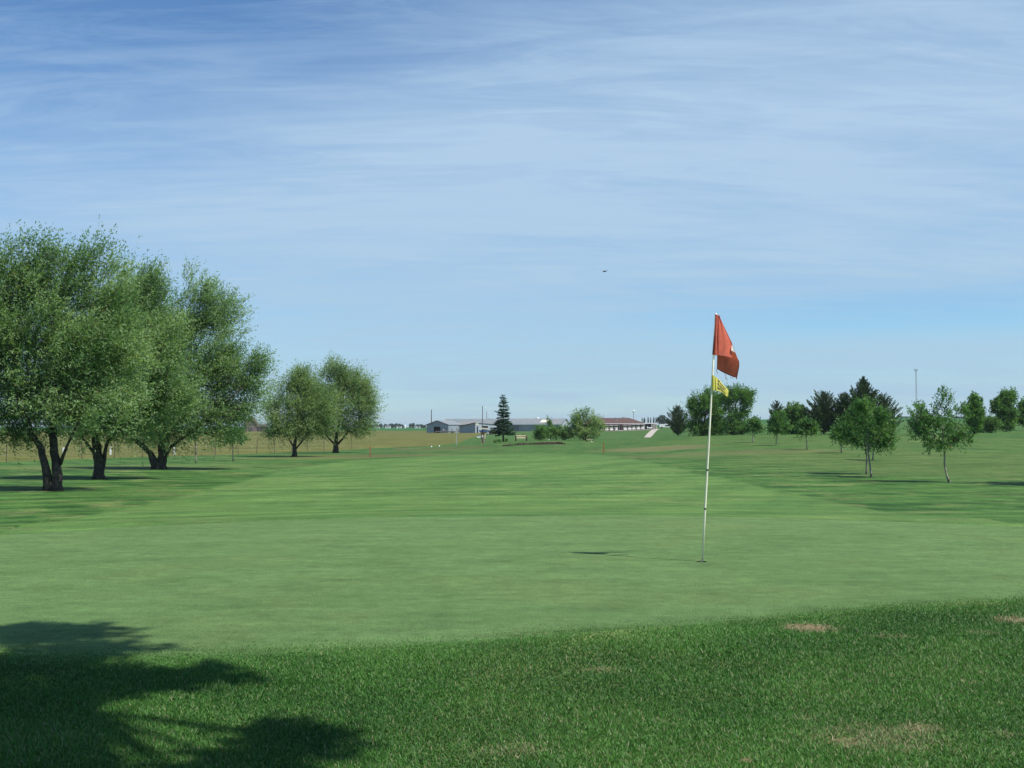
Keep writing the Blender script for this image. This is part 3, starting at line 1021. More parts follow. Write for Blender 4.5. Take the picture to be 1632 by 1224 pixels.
def long_barn():
    d0 = 476
    A_ = W(703, 690, d0 + 12); B_ = W(894, 687.5, d0 - 8)
    A_.z = gz(A_.x, A_.y); B_.z = gz(B_.x, B_.y)
    v = Vector((B_.x - A_.x, B_.y - A_.y, 0)); L_ = v.length; yaw = math.atan2(v.y, v.x)
    z0 = min(A_.z, B_.z)
    o = empty('long_barn', Vector((A_.x, A_.y, B_.z)), yaw)
    tag(o, 'long low grey steel barn with pale ribbed roof behind spruce and shrubs', 'barn')
    wd, he, hp = 12.0, 2.75, 5.0
    m = MB()
    m.box(0, L_, 0, 0.15, -1.5, he); m.box(0, L_, wd - 0.15, wd, -1.5, he)
    m.build('wall', M['steel_wall'], o)
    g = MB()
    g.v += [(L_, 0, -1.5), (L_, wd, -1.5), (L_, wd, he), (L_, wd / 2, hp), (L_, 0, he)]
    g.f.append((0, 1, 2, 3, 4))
    g.build('gable_wall', M['steel_pale_lit'], o)  # gable end lightened in colour to look sunlit beside the long wall
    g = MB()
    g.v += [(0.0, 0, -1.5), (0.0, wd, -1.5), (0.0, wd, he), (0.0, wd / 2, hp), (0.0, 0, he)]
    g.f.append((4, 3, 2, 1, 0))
    g.build('gable_wall', M['steel_pale_lit'], o)  # opposite gable shares the painted sunlit tone
    wq = MB(); wq.box(L_ + 0.01, L_ + 0.06, 4.4, 6.4, 1.1, 2.6); wq.build('window', M['glass'], o)
    dk = MB(); dk.box(L_ * 0.50, L_ * 0.66, -0.06, -0.004, -1.0, he - 0.35); dk.build('sliding_door', M['dark_wall'], o)
    rf = MB()
    for s in (0, 1):
        ye, yi = (-0.45, wd / 2) if s == 0 else (wd + 0.45, wd / 2)
        a = [(-0.4, ye, he - 0.12), (L_ + 0.4, ye, he - 0.12), (L_ + 0.4, yi, hp + 0.05), (-0.4, yi, hp + 0.05)]
        b = [(x, y, z + 0.12) for x, y, z in a]
        if s == 0:
            rf.poly(b); rf.poly(a[::-1])
        else:
            rf.poly(b[::-1]); rf.poly(a)
        rf.poly([a[0], a[1], b[1], b[0]])
    rf.build('roof', M['steel_roof'], o)
    ev = MB(); ev.box(-0.4, L_ + 0.4, -0.56, -0.46, he - 0.25, he + 0.1); ev.build('gutter', M['white'], o)
    for x_ in (0.82, ):
        sk = MB()
        sl = (hp - he + 0.17) / (wd / 2 + 0.45)
        y0, y1 = 1.6, 4.6
        zf = lambda y: he + 0.0 + sl * (y + 0.45) + 0.02
        sk.poly([(L_ * x_, y0, zf(y0)), (L_ * x_ + 3.2, y0, zf(y0)), (L_ * x_ + 3.2, y1, zf(y1)), (L_ * x_, y1, zf(y1))])
        sk.build('skylight_panel', M['cream'], o)
    return o


shed_a(); lean_shed(); long_barn()


def clubhouse():
    d0 = 384
    A_ = W(925, 686, d0); B_ = W(1027, 686, d0)
    z = min(gz(A_.x, A_.y), gz(B_.x, B_.y)) + 0.1
    L_ = B_.x - A_.x
    o = empty('clubhouse', Vector((A_.x, A_.y, z)), 0)
    tag(o, 'low clubhouse with brown hip roof, white fascia and carts parked in front', 'clubhouse')
    he, hp, wd = 2.75, 4.75, 11.0
    m = MB()
    S = lambda px: (px - 925) / F * d0
    # front wall split round windows and door
    ops = [(S(965), S(969), 1.2, 2.3), (S(970.8), S(975), 0.9, 2.3), (S(977.8), S(982.5), 1.2, 2.3), (S(984.8), S(989.2), 0.0, 2.3),
           (S(995.4), S(998), 1.0, 2.3), (S(1002.6), S(1005.3), 0.9, 2.3), (S(1007), S(1014), 1.0, 2.3), (S(1015), S(1019), 1.0, 2.3), (S(1025), S(1026.4), 1.0, 2.3)]
    x = 0.0
    for a, b, lo, hi in ops:
        m.box(x, a, 0, 0.2, -0.6, he); m.box(a, b, 0.0, 0.2, hi, he)
        if lo > 0: m.box(a, b, 0.0, 0.2, -0.6, lo)
        x = b
    m.box(x, L_, 0, 0.2, -0.6, he)
    m.box(0, 0.2, 0.2, wd, -0.6, he); m.box(L_ - 0.2, L_, 0.2, wd, -0.6, he); m.box(0.2, L_ - 0.2, wd - 0.2, wd, -0.6, he)
    m.build('wall', M['tan_wall'], o)
    for i, (a, b, lo, hi) in enumerate(ops):
        if lo > 0:
            w_ = MB(); w_.box(a + 0.01, b - 0.01, 0.1, 0.13, lo, hi); wo_ = w_.build('window', M['glass'], o)
            fr = MB(); fr.box(a - 0.08, b + 0.08, -0.05, -0.004, lo - 0.1, lo); fr.build('sill', M['white'], wo_)
        else:
            w_ = MB(); w_.box(a + 0.01, b - 0.01, 0.1, 0.15, 0, hi); wo_ = w_.build('door', M['glass'], o)
            fr = MB(); fr.box((a + b) / 2 - 0.05, (a + b) / 2 + 0.05, 0.04, 0.09, 0, hi); fr.build('door_frame', M['white'], wo_)
    rf = MB()
    e = 0.6
    c = [(-e, -e, he), (L_ + e, -e, he), (L_ + e, wd + e, he), (-e, wd + e, he)]
    ri = [(wd * 0.45, wd / 2, hp), (L_ - wd * 0.42, wd / 2, hp)]
    rf.poly([c[0], c[1], ri[1], ri[0]]); rf.poly([c[1], c[2], ri[1]]); rf.poly([c[2], c[3], ri[0], ri[1]]); rf.poly([c[3], c[0], ri[0]])
    rf.poly(c[::-1])
    rf.build('roof', M['shingle'], o)
    fa = MB(); fa.box(-e, L_ + e, -e - 0.05, -e - 0.003, he - 0.16, he + 0.02); fa.build('fascia', M['white'], o)
    for px in (980.3, 983.8):
        v_ = MB(); v_.tube([(S(px), 2.2, 3.2), (S(px), 2.2, 4.05)], 0.18, 10); v_.tube([(S(px), 2.2, 4.05), (S(px), 2.2, 4.2)], 0.28, 10)
        v_.build('roof_vent', M['galv'], o)
    # flat white canopy and end room beside the hipped roof
    cn = MB(); cn.box(S(1024), S(1045.5), -3.2, 6, he - 0.08, he + 0.18); cn.build('canopy', M['white'], o)
    er = MB(); er.box(S(1038.6), S(1045), -3.1, 5.5, -0.6, he - 0.09); er.build('end_room', M['cream_wall'], o)
    for px in (1039.5, 1041.6, 1043.2):
        w_ = MB(); w_.box(S(px), S(px + 0.55), -3.16, -3.11, 0.5, 2.2); w_.build('window', M['glass'], o)
    bw = MB(); bw.box(S(1027.6), S(1038.5), 2.0, 2.15, -0.6, he - 0.09); bw.build('back_wall', M['glass'], o)
    for px in (1036.4, 1024.5):
        p_ = MB(); p_.box(S(px), S(px) + 0.22, -3.0, -2.78, -0.6, he - 0.08); p_.build('canopy_post', M['white'], o)
    return o, z


club, CZ = clubhouse()

# apron in front of the clubhouse and the path that leads up to it
def ribbon(name, rows, mat, lift=0.03):
    vs, fs = [], []
    k = 5
    for a, b in rows:
        for i in range(k):
            p = a.lerp(b, i / (k - 1)); vs.append((p.x, p.y, gz(p.x, p.y) + lift))
    for r in range(len(rows) - 1):
        for i in range(k - 1):
            q = r * k + i
            fs.append((q, q + 1, q + k + 1, q + k))
    o = mesh_np(name, vs, fs, mat, smooth=True)
    o['kind'] = 'structure'
    return o


rows = []
for (y_, xa, xb) in ((650, 1172, 1312), (640, 1182, 1325), (620, 1198, 1345), (600, 1213, 1362), (575, 1236, 1384), (550, 1260, 1404), (525, 1285, 1424), (500, 1312, 1446), (480, 1345, 1476), (460, 1385, 1510)):
    py = 650 + y_ / 13.6
    a, b = ground(940 + xa / 13.6, py), ground(940 + xb / 13.6, py)
    rows.append((a, b))
ribbon('path', rows, M['concrete'], 0.05)
ap = []
for py in (687.7, 687.0, 686.4, 686.0):
    pass
ax0, ax1 = W(958, 686, 380).x, W(1036, 686, 380).x
ribbon('apron', [(Vector((ax0 + (ax1 - ax0) * t, 366, 0)), Vector((ax0 + (ax1 - ax0) * t, 383.9, 0))) for t in np.linspace(0, 1, 12)], M['concrete'], 0.06)


def golf_cart():
    o = empty('golf_cart', (0, 0, 0))
    b = MB()
    b.prism([(-0.55, 0.22), (0.55, 0.22), (0.58, 0.62), (0.48, 0.80), (-0.48, 0.80), (-0.58, 0.62)], -1.15, -0.55)   # front cowl
    b.box(-0.56, 0.56, -0.55, 0.35, 0.22, 0.36)
    b.prism([(-0.58, 0.25), (0.58, 0.25), (0.58, 0.72), (-0.58, 0.72)], 0.35, 1.1)
    b.build('body', M['white'], o)
    s = MB(); s.box(-0.52, 0.52, 0.30, 0.75, 0.73, 0.86); s.box(-0.52, 0.52, 0.72, 0.82, 0.87, 1.22); s.build('seat', M['cream'], o)
    r = MB(); r.prism([(-0.6, 1.78), (0.6, 1.78), (0.62, 1.84), (0.5, 1.90), (-0.5, 1.90), (-0.62, 1.84)], -0.75, 0.95); r.build('roof', M['white'], o)
    for sx in (-1, 1):
        p = MB(); p.tube([(sx * 0.5, -0.8, 0.78), (sx * 0.52, -0.62, 1.78)], 0.022, 6); p.build('strut', M['black'], o)
        p = MB(); p.tube([(sx * 0.5, 0.95, 0.72), (sx * 0.52, 0.88, 1.78)], 0.022, 6); p.build('strut', M['black'], o)
        for y in (-0.78, 0.72):
            w = MB(); w.disc_wheel((sx * 0.5, y, 0.22), 0.22, 0.18); w.build('wheel', M['black'], o)
    g = MB(); g.tube([(0.25, -0.5, 0.75), (0.25, -0.25, 1.02)], 0.02, 6); g.tube([(0.25, -0.22, 1.0), (0.25, -0.22, 1.04)], 0.16, 12); g.build('steering_wheel', M['black'], o)
    return o


CART_L = ['white golf cart half hidden behind the round tree before the clubhouse', 'white roofed golf cart first out from behind the round tree',
          'white roofed golf cart second out from behind the round tree', 'white roofed golf cart just before the dark clubhouse door, on its tree side',
          'white roofed golf cart nearest the clubhouse door on its canopy side', 'white roofed golf cart second in the row of five toward the canopy',
          'white roofed golf cart in the middle of the row of five', 'white roofed golf cart fourth in the row of five toward the canopy', 'white roofed golf cart closest to the white canopy']
cart = golf_cart()
for i, px in enumerate((959.5, 967.2, 974.4, 981.9, 996.3, 1003.4, 1010.2, 1017.2, 1024.6)):
    c = cart if i == 0 else copy_tree(cart)
    p = W(px, 686, 377)
    c.location = (p.x, p.y, gz(p.x, p.y) + 0.06)
    c.rotation_euler = (0, 0, rnd.uniform(-0.12, 0.12))
    c.scale = (1.02, 1, 1)
    tag(c, CART_L[i], 'golf cart', 'golf carts parked before the clubhouse')
# low utility cart under the canopy
u = empty('utility_cart', (0, 0, 0))
b = MB(); b.box(-1.1, 0.9, -0.5, 0.5, 0.35, 0.75); b.box(-1.1, -0.9, -0.5, 0.5, 0.75, 1.05); b.build('body', M['white'], u)
for sx in (-0.75, 0.6):
    for sy in (-0.45, 0.45):
        w = MB(); w.tube([(sx, sy - 0.08, 0.26), (sx, sy + 0.08, 0.26)], 0.26, 12); w.build('wheel', M['black'], u)
s = MB(); s.box(0.0, 0.5, -0.4, 0.4, 0.76, 1.0); s.build('seat', M['black'], u)
p = W(1036.5, 686, 375); u.location = (p.x, p.y, gz(p.x, p.y) + 0.05)
tag(u, 'low white roofless utility cart beside the canopy post', 'cart')
# dark round kettle grill on the grass edge
k_ = empty('kettle_grill', (0, 0, 0))
b = MB(); b.tube([(0, 0, 0.5), (0, 0, 0.62), (0, 0, 0.8), (0, 0, 0.93), (0, 0, 1.0)], [0.25, 0.42, 0.46, 0.32, 0.08], 14); b.build('bowl', M['black'], k_)
for a in (0, 2.1, 4.2):
    l = MB(); l.tube([(math.cos(a) * 0.18, math.sin(a) * 0.18, 0.6), (math.cos(a) * 0.4, math.sin(a) * 0.4, 0)], 0.03, 6); l.build('leg', M['black'], k_)
p = W(979, 688, 362); k_.location = (p.x, p.y, gz(p.x, p.y)); tag(k_, 'small black grill standing on grass before the carts', 'grill')
# white trailer past the path
t_ = empty('white_trailer', (0, 0, 0))
b = MB(); b.box(-2.4, 2.4, -0.9, 0.9, 0.45, 1.6); b.build('body', M['white'], t_)
for sx in (-1.6, 1.7):
    w = MB(); w.tube([(sx, -0.95, 0.33), (sx, -0.7, 0.33)], 0.33, 12); w.build('wheel', M['black'], t_)
w = MB(); w.box(-0.3, 1.3, -0.93, -0.905, 0.8, 1.3); w.build('window', M['glass'], t_)
p = ground(1061, 682.6); p = W(1061, 682.6, 400); t_.location = (p.x, p.y, gz(p.x, p.y)); tag(t_, 'low white trailer parked beyond the top of the concrete path', 'trailer')
t2 = empty('equipment_box', (0, 0, 0))
b = MB(); b.box(-1.7, 1.7, -0.8, 0.8, 0.0, 1.3); b.build('body', M['white'], t2)
b = MB(); b.prism([(-1.8, 1.3), (1.8, 1.3), (1.7, 1.5), (-1.7, 1.5)], -0.9, 0.9); b.build('lid', M['galv'], t2)
p = W(906, 686, 440); t2.location = (p.x, p.y, gz(p.x, p.y)); tag(t2, 'white equipment box with grey lid just beyond the long barn gable', 'box')

# flatbed trailer and people before the storage shed
fb = empty('flatbed_trailer', (0, 0, 0))
b = MB(); b.box(-4.3, 4.3, -1.1, 1.1, 0.62, 0.74); b.build('deck', M['galv'], fb)
b = MB(); b.box(-4.2, 4.2, -1.0, -0.85, 0.35, 0.61); b.box(-4.2, 4.2, 0.85, 1.0, 0.35, 0.61); b.build('frame', M['tie'], fb)
for sx in (-3.0, 2.4, 3.2):
    w = MB(); w.tube([(sx, -0.84, 0.34), (sx, -0.6, 0.34)], 0.34, 12); w.build('wheel', M['black'], fb)
p = W(710, 690, 452); fb.location = (p.x, p.y, gz(p.x, p.y)); tag(fb, 'long low flatbed trailer parked before the storage shed', 'trailer')


def skin_mesh(name, pts, edges, mat, parent):
    me = bpy.data.meshes.new(name)
    me.from_pydata([p[:3] for p in pts], edges, [])
    o = bpy.data.objects.new(name, me); col.objects.link(o); o.parent = parent
    sk = o.modifiers.new('skin', 'SKIN'); sk.use_smooth_shade = True
    for i, p in enumerate(pts):
        me.skin_vertices[0].data[i].radius = (p[3], p[3])
        me.skin_vertices[0].data[i].use_root = (i == 0)
    sb = o.modifiers.new('sub', 'SUBSURF'); sb.levels = 1; sb.render_levels = 1
    me.materials.append(mat)
    return o


def person(px, label, shirt, bend=0.0, d=455, cat='person'):
    p = W(px, 690, d)
    o = empty('person', (p.x, p.y, gz(p.x, p.y))); tag(o, label, cat)
    by = bend
    body = [(0, 0, 0.95, 0.13), (0.02, -0.02, 0.6, 0.07), (0, 0, 1.15, 0.14), (by * 0.5, 0, 1.38, 0.16), (by * 0.8, 0, 1.5, 0.06), (by, 0, 1.62, 0.1), (by, 0, 1.74, 0.09),
            (0.1, 0, 0.85, 0.085), (0.12, 0, 0.48, 0.06), (0.13, 0, 0.08, 0.045), (0.13, -0.16, 0.03, 0.04),
            (-0.1, 0, 0.85, 0.085), (-0.12, 0, 0.48, 0.06), (-0.13, 0, 0.08, 0.045), (-0.13, -0.16, 0.03, 0.04),
            (0.2 + by * 0.5, 0, 1.4, 0.055), (0.27 + by * 0.6, -0.03, 1.12, 0.042), (0.28 + by * 0.7, -0.12, 0.88, 0.035),
            (-0.2 + by * 0.5, 0, 1.4, 0.055), (-0.27 + by * 0.6, -0.03, 1.12, 0.042), (-0.28 + by * 0.7, -0.12, 0.88, 0.035)]
    body[1] = (0, 0, 0.9, 0.12)
    ed = [(0, 1), (0, 2), (2, 3), (3, 4), (4, 5), (5, 6), (1, 7), (7, 8), (8, 9), (9, 10), (1, 11), (11, 12), (12, 13), (13, 14), (3, 15), (15, 16), (16, 17), (3, 18), (18, 19), (19, 20)]
    skin_mesh('body', body, ed, M['skin'], o)
    sh = [(0, 0, 0.98, 0.155), (0, 0, 1.15, 0.16), (by * 0.5, 0, 1.38, 0.18), (0.21 + by * 0.5, 0, 1.4, 0.07), (0.27 + by * 0.6, -0.03, 1.15, 0.06), (-0.21 + by * 0.5, 0, 1.4, 0.07), (-0.27 + by * 0.6, -0.03, 1.15, 0.06)]
    skin_mesh('shirt', sh, [(0, 1), (1, 2), (2, 3), (3, 4), (2, 5), (5, 6)], shirt, o)
    tr = [(0, 0, 0.95, 0.15), (0.1, 0, 0.82, 0.105), (0.12, 0, 0.48, 0.08), (0.13, 0, 0.1, 0.07), (-0.1, 0, 0.82, 0.105), (-0.12, 0, 0.48, 0.08), (-0.13, 0, 0.1, 0.07)]
    skin_mesh('trousers', tr, [(0, 1), (1, 2), (2, 3), (0, 4), (4, 5), (5, 6)], M['cloth_dark'], o)
    skin_mesh('hair', [(by, 0.02, 1.70, 0.105), (by, 0.02, 1.80, 0.07)], [(0, 1)], M['black'], o)
    return o


person(707, 'person in white shirt and dark trousers standing behind the flatbed trailer', M['shirt_white'])
person(720.6, 'person in dark clothes bending over beside the storage shed side wall', M['cloth_dark'], -0.25)
person(731.0, 'person in dark clothes standing beside the tall white pipe', M['cloth_dark'], 0.05)
b = MB(); b.tube([(0, 0, 0), (0, 0, 2.3)], 0.22, 10); pc = W(729, 690, 457)
o = b.build('white_pipe', M['steel_pale_lit'], None, (pc.x, pc.y, gz(pc.x, pc.y))); tag(o, 'upright pale pipe standing between the two grey sheds', 'pipe')


def pickup():
    o = empty('pickup_truck', (0, 0, 0))
    b = MB(); b.prism([(-2.4, 0.45), (2.4, 0.45), (2.4, 1.0), (-0.2, 1.05), (-2.4, 1.05)], -0.85, 0.85)
    b.build('body', M['vehicle_blue'], o)
    c = MB(); c.prism([(-0.3, 1.06), (1.5, 1.06), (1.05, 1.6), (0.05, 1.6)], -0.75, 0.75); cb = c.build('cab', M['vehicle_blue'], o)
    g = MB(); g.prism([(-0.12, 1.12), (1.3, 1.12), (0.98, 1.52), (0.1, 1.52)], -0.765, -0.752); g.build('window', M['glass'], cb)
    for x in (-1.55, 1.5):
        for y in (-0.86, 0.68):
            w = MB(); w.tube([(x, y, 0.36), (x, y + 0.2, 0.36)], 0.36, 14); w.build('wheel', M['black'], o)
    return o


t = pickup(); p = W(773, 690, 428); t.location = (p.x, p.y, gz(p.x, p.y)); tag(t, 'blue pickup truck parked before the open workshop bay', 'truck')


def tractor():
    o = empty('tractor', (0, 0, 0))
    b = MB(); b.prism([(-0.3, 0.7), (1.6, 0.6), (1.65, 1.3), (-0.3, 1.45)], -0.35, 0.35); b.build('hood', M['vehicle_red'], o)
    c = MB(); c.box(-1.0, -0.3, -0.5, 0.5, 0.6, 1.2); c.box(-1.1, -0.9, -0.45, 0.45, 1.2, 1.7); c.build('seat', M['vehicle_red'], o)
    for sy in (-0.75, 0.5):
        w = MB(); w.tube([(-0.7, sy, 0.7), (-0.7, sy + 0.28, 0.7)], 0.7, 16); w.build('rear_wheel', M['black'], o)
        w = MB(); w.tube([(1.3, sy + 0.05, 0.38), (1.3, sy + 0.22, 0.38)], 0.38, 14); w.build('front_wheel', M['black'], o)
    r = MB(); r.tube([(-1.0, -0.45, 1.2), (-1.0, -0.45, 2.1), (-1.0, 0.45, 2.1), (-1.0, 0.45, 1.2)], 0.05, 6); r.build('roll_bar', M['black'], o)
    return o


t = tractor(); p = W(784.5, 692, 330); t.location = (p.x, p.y, gz(p.x, p.y)); t.rotation_euler = (0, 0, R(60)); t.scale = (0.72,) * 3
tag(t, 'orange tractor with large dark wheels half behind the tall spruce', 'tractor')
c = copy_tree(cart); p = W(779.8, 691.5, 335); c.location = (p.x, p.y, gz(p.x, p.y)); c.rotation_euler = (0, 0, 1.2); c.scale = (0.8,) * 3
del c['group']; tag(c, 'single white golf cart parked next to the orange tractor', 'golf cart')


def pole(name, label, px, top_py, d, r=0.12, mat='tie', lamp=0, cat='pole'):
    p = W(px, 690, d); z = gz(p.x, p.y); H = W(px, top_py, d).z - z
    o = empty(name, (p.x, p.y, z)); tag(o, label, cat)
    m = MB(); m.tube([(0, 0, -0.2), (0, 0, H)], [r, r * 0.7], 8); m.build('post', M[mat], o)
    if lamp:
        m = MB(); m.tube([(0, 0, H - 0.2), (0.6 * lamp, 0, H - 0.05), (1.1 * lamp, 0, H - 0.25)], 0.05, 6); m.build('arm', M['galv'], o)
        m = MB(); m.tube([(1.1 * lamp, 0, H - 0.5), (1.1 * lamp, 0, H - 0.2)], [0.22, 0.08], 8); m.build('lamp', M['white'], o)
    return o


pole('utility_pole', 'bare dark wooden pole rising behind the storage shed roof', 687.5, 653, 482, 0.22)
pole('lamp_post', 'tall dark lamp post with small white lamp over the workshop', 768.8, 647, 432, 0.17, 'post_metal', 1, 'lamp post')
pole('lamp_post', 'thin shorter lamp post behind the long barn roof by the spruce', 775.6, 656, 520, 0.12, 'post_metal', 1, 'lamp post')

# light tower far beyond the right hand saplings
p = W(1461, 690, 520); z = gz(p.x, p.y); H = W(1461, 590.5, 520).z - z
o = empty('light_tower', (p.x, p.y, z)); tag(o, 'very tall thin steel tower with flat head standing against the sky', 'tower')
m = MB()
for sx, sy in ((-.3, -.3), (.3, -.3), (0, .3)): m.tube([(sx, sy, 0), (sx * 0.55, sy * 0.55, H)], 0.075, 5)
m.build('leg', M['galv'], o)
m = MB(); nb = 30
for i in range(nb):
    a, b2 = i / nb, (i + 1) / nb
    sa, sb = 0.3 * (1 - .45 * a), 0.3 * (1 - .45 * b2)
    m.tube([(-sa, -sa, H * a), (sb, -sb, H * b2)], 0.04, 3, False); m.tube([(sa, -sa, H * a), (0, sb, H * b2)], 0.04, 3, False); m.tube([(0, sa, H * a), (-sb, -sb, H * b2)], 0.04, 3, False)
m.build('lattice', M['galv'], o)
m = MB(); m.box(-0.8, 0.8, -0.5, 0.5, H, H + 0.25)
m.build('platform', M['galv'], o)
for x_ in (-0.6, 0, 0.6):
    m = MB(); m.box(x_ - 0.16, x_ + 0.16, -0.5, -0.2, H + 0.26, H + 0.6); m.build('lamp', M['galv'], o)

# water tower far beyond the clubhouse
p = W(1010, 680, 1500); z = gz(p.x, p.y)
Ht = W(1010, 653.3, 1500).z - z
o = empty('water_tower', (p.x, p.y, z)); tag(o, 'small white water tower on slender stem far behind the clubhouse roof', 'water tower')
m = MB(); m.tube([(0, 0, 0), (0, 0, Ht - 3)], 0.45, 10); m.build('stem', M['galv'], o)
m = MB(); m.tube([(0, 0, Ht - 3.4 + q) for q in (0, 0.6, 1.5, 2.4, 3.0, 3.3)], [0.5, 1.3, 1.7, 1.5, 0.8, 0.1], 16); m.build('tank', M['white'], o)

# silo with barn roof behind the long barn
p = W(857.5, 680, 620); z = gz(p.x, p.y); Ht = W(857.5, 665, 620).z - z
o = empty('silo', (p.x, p.y, z)); tag(o, 'white silo top showing above the ridge of the long barn', 'silo')
m = MB(); m.tube([(0, 0, 0), (0, 0, Ht - 0.6)], 0.75, 16); m.build('wall', M['white'], o)
m = MB(); m.tube([(0, 0, Ht - 0.6), (0, 0, Ht - 0.3), (0, 0, Ht)], [0.82, 0.5, 0.08], 16); m.build('dome', M['white'], o)

p = W(779, 680, 640); z = gz(p.x, p.y); Hr = W(779, 667, 640).z - z; He = W(779, 669.8, 640).z - z
o = empty('far_barn', (p.x, p.y, z)); tag(o, 'brown roofed far barn showing above the long barn near the spruce', 'barn')
m = MB(); m.box(-3.2, 3.2, 0, 5, 0, He); m.build('wall', M['old_wood'], o)
m = MB()
m.poly([(-3.5, -.3, He), (3.5, -.3, He), (1.0, 2.5, Hr), (-1.0, 2.5, Hr)]); m.poly([(3.5, 5.3, He), (-3.5, 5.3, He), (-1, 2.5, Hr), (1, 2.5, Hr)])
m.poly([(-3.5, 5.3, He), (-3.5, -.3, He), (-1, 2.5, Hr)]); m.poly([(3.5, -.3, He), (3.5, 5.3, He), (1, 2.5, Hr)]); m.build('roof', M['shingle'], o)


def farmhouse():
    d = 500
    p = W(391, 686, d); z = gz(p.x, p.y)
    o = empty('farmhouse', (p.x, p.y, z)); tag(o, 'derelict grey wooden farmhouse with steep gable behind the willows', 'house')
    S = lambda px: (px - 391) / F * d
    Z = lambda py: (686 - py) / F * d
    m = MB()
    gx0, gx1, pk = S(389), S(407), Z(662)
    m.prism([(gx0, -0.3), (gx1, -0.3), (gx1, Z(674)), ((gx0 + gx1) / 2, pk), (gx0, Z(674))], 0, 5)
    m.build('wall', M['old_wood'], o)
    m = MB(); m.box(gx1 + 0.01, S(421), 0.4, 4.6, -0.3, Z(679)); m.build('wing_wall', M['old_wood'], o)
    m = MB()
    for s in (-1, 1):
        xm = (gx0 + gx1) / 2; xe = gx0 - 0.3 if s < 0 else gx1 + 0.3
        pr = [(xm, pk + 0.02), (xe, Z(674) - 0.2), (xe, Z(674)), (xm, pk + 0.24)]
        m.prism(pr if s < 0 else pr[::-1], -0.3, 5.3)
    m.build('roof', M['tie'], o)
    m = MB(); m.prism([(gx1 + 0.35, Z(679)), (S(422), Z(679)), (S(421), Z(674.5)), (gx1 + 0.35, Z(674.5))], 0.2, 4.8); m.build('wing_roof', M['old_wood'], o)
    for (a, b, c_, e) in ((396, 397.6, 680, 685), (399.5, 401.5, 680, 684.5), (397.6, 399.2, 674, 677)):
        m = MB(); m.box(S(a), S(b), -0.05, -0.01, Z(e), Z(c_)); m.build('window', M['glass'], o)
    for a in (410, 415):
        m = MB(); m.box(S(a), S(a + 2), 0.34, 0.39, 0, Z(681)); m.build('doorway', M['black'], o)


farmhouse()

ORD = ['first', 'second', 'third', 'fourth', 'fifth', 'sixth', 'seventh', 'eighth', 'ninth', 'tenth', 'eleventh', 'twelfth', 'thirteenth', 'fourteenth']
# ------------------------------------------------------------------ distant trees and town
def far_tree(px, top, base_py, half, d, name='far_tree', label='', seed=0, group=None, mat='far_leaf', kind_='round'):
    B = W(px, base_py, d); B.z = gz(B.x, B.y)
    rng = np.random.default_rng(seed)
    o = empty(name, B); tag(o, label, 'tree', group)
    H = W(px, top, d).z - B.z
    r = half * d / F
    m = MB(); m.tube([(0, 0, -0.2), (0, 0, H * 0.5)], [H * 0.03, H * 0.015], 5); m.build('trunk', M['bark_dark'], o)
    n = 420
    v = rng.normal(0, 1, (n, 3)); v /= np.linalg.norm(v, axis=1, keepdims=True)
    q = rng.random((n, 1)) ** 0.4
    c = v * q * np.array([r, r, H * 0.48]) + np.array([0, 0, H * 0.53])
    c[:, 0] += rng.normal(0, r * 0.08, n)
    s = 0.16 * (r * r * H) ** (1 / 3)
    dd = rng.normal(0, 1, (n, 3)); dd /= np.linalg.norm(dd, axis=1, keepdims=True)
    ww = np.cross(dd, rng.normal(0, 1, (n, 3))); ww /= np.linalg.norm(ww, axis=1, keepdims=True)
    vv = np.stack([c - dd * s, c + ww * s * 0.8, c + dd * s, c - ww * s * 0.8], 1).reshape(-1, 3)
    mesh_np('crown', vv, np.arange(len(vv)).reshape(-1, 4), M[mat], o, tint=rng.random(n))
    return o


i = 0
for (px, top, half) in ((586, 676, 6), (594, 677, 4), (600, 676.0, 4), (607, 675.0, 3), (614.5, 675.6, 3.5), (624, 675.2, 5), (632, 674.8, 4), (636.5, 675.2, 4), (641, 676.5, 3), (653.5, 674.6, 2), (658.5, 674.0, 3), (665, 676, 3), (671, 676, 3.5), (676, 677, 3)):
    far_tree(px, top, 682, half, 1150, seed=100 + i, label=ORD[13 - i] + ' tree counting from the storage shed in the dark horizon row', group='farmstead trees on the horizon'); i += 1
for (px, top, half) in ((1023.5, 665.2, 0.9), (1027, 665.6, 1.6), (1033, 664.5, 1.2), (1037, 665, 1), (1042, 664.3, 1.3), (1045.5, 664.5, 1)):
    far_tree(px, top, 678, half, 900, seed=200 + i, label=ORD[i - 14] + ' slim windbreak tree counting from the clubhouse canopy toward the conifers', group='windbreak trees behind the clubhouse'); i += 1
far_tree(1055, 661.8, 677, 8, 900, seed=310, label='broad dark distant tree mass next to the windbreak row', name='far_tree')
far_tree(1064, 665.5, 677, 4, 900, seed=311, label='smaller rounded distant tree on the path side of the conifer clump', name='far_tree')
for j, px in enumerate((952, 962, 981, 992.5, 996, 1000)):
    far_tree(px, 664.3 + (j % 3) * 0.6, 678, 2.0, 900, seed=320 + j, label=ORD[j] + ' treetop over the brown clubhouse ridge, counting from its bushy tree end', group='treetops over the clubhouse ridge')
far_tree(853.5, 666.5, 684, 3, 640, seed=330, label='small distant tree beside the white silo')
for j, (px, top, half) in enumerate(((1436, 663.5, 5), (1445, 663.8, 6), (1480, 663.5, 10), (1530, 664, 12), (1562, 662.5, 9), (1575, 664, 8), (1588, 664, 8), (1622, 664, 9))):
    far_tree(px, top, 670, half, 1100, seed=340 + j, label=ORD[j] + ' dark ridge tree counting from the light tower side, behind the saplings', group='ridge trees behind the saplings')
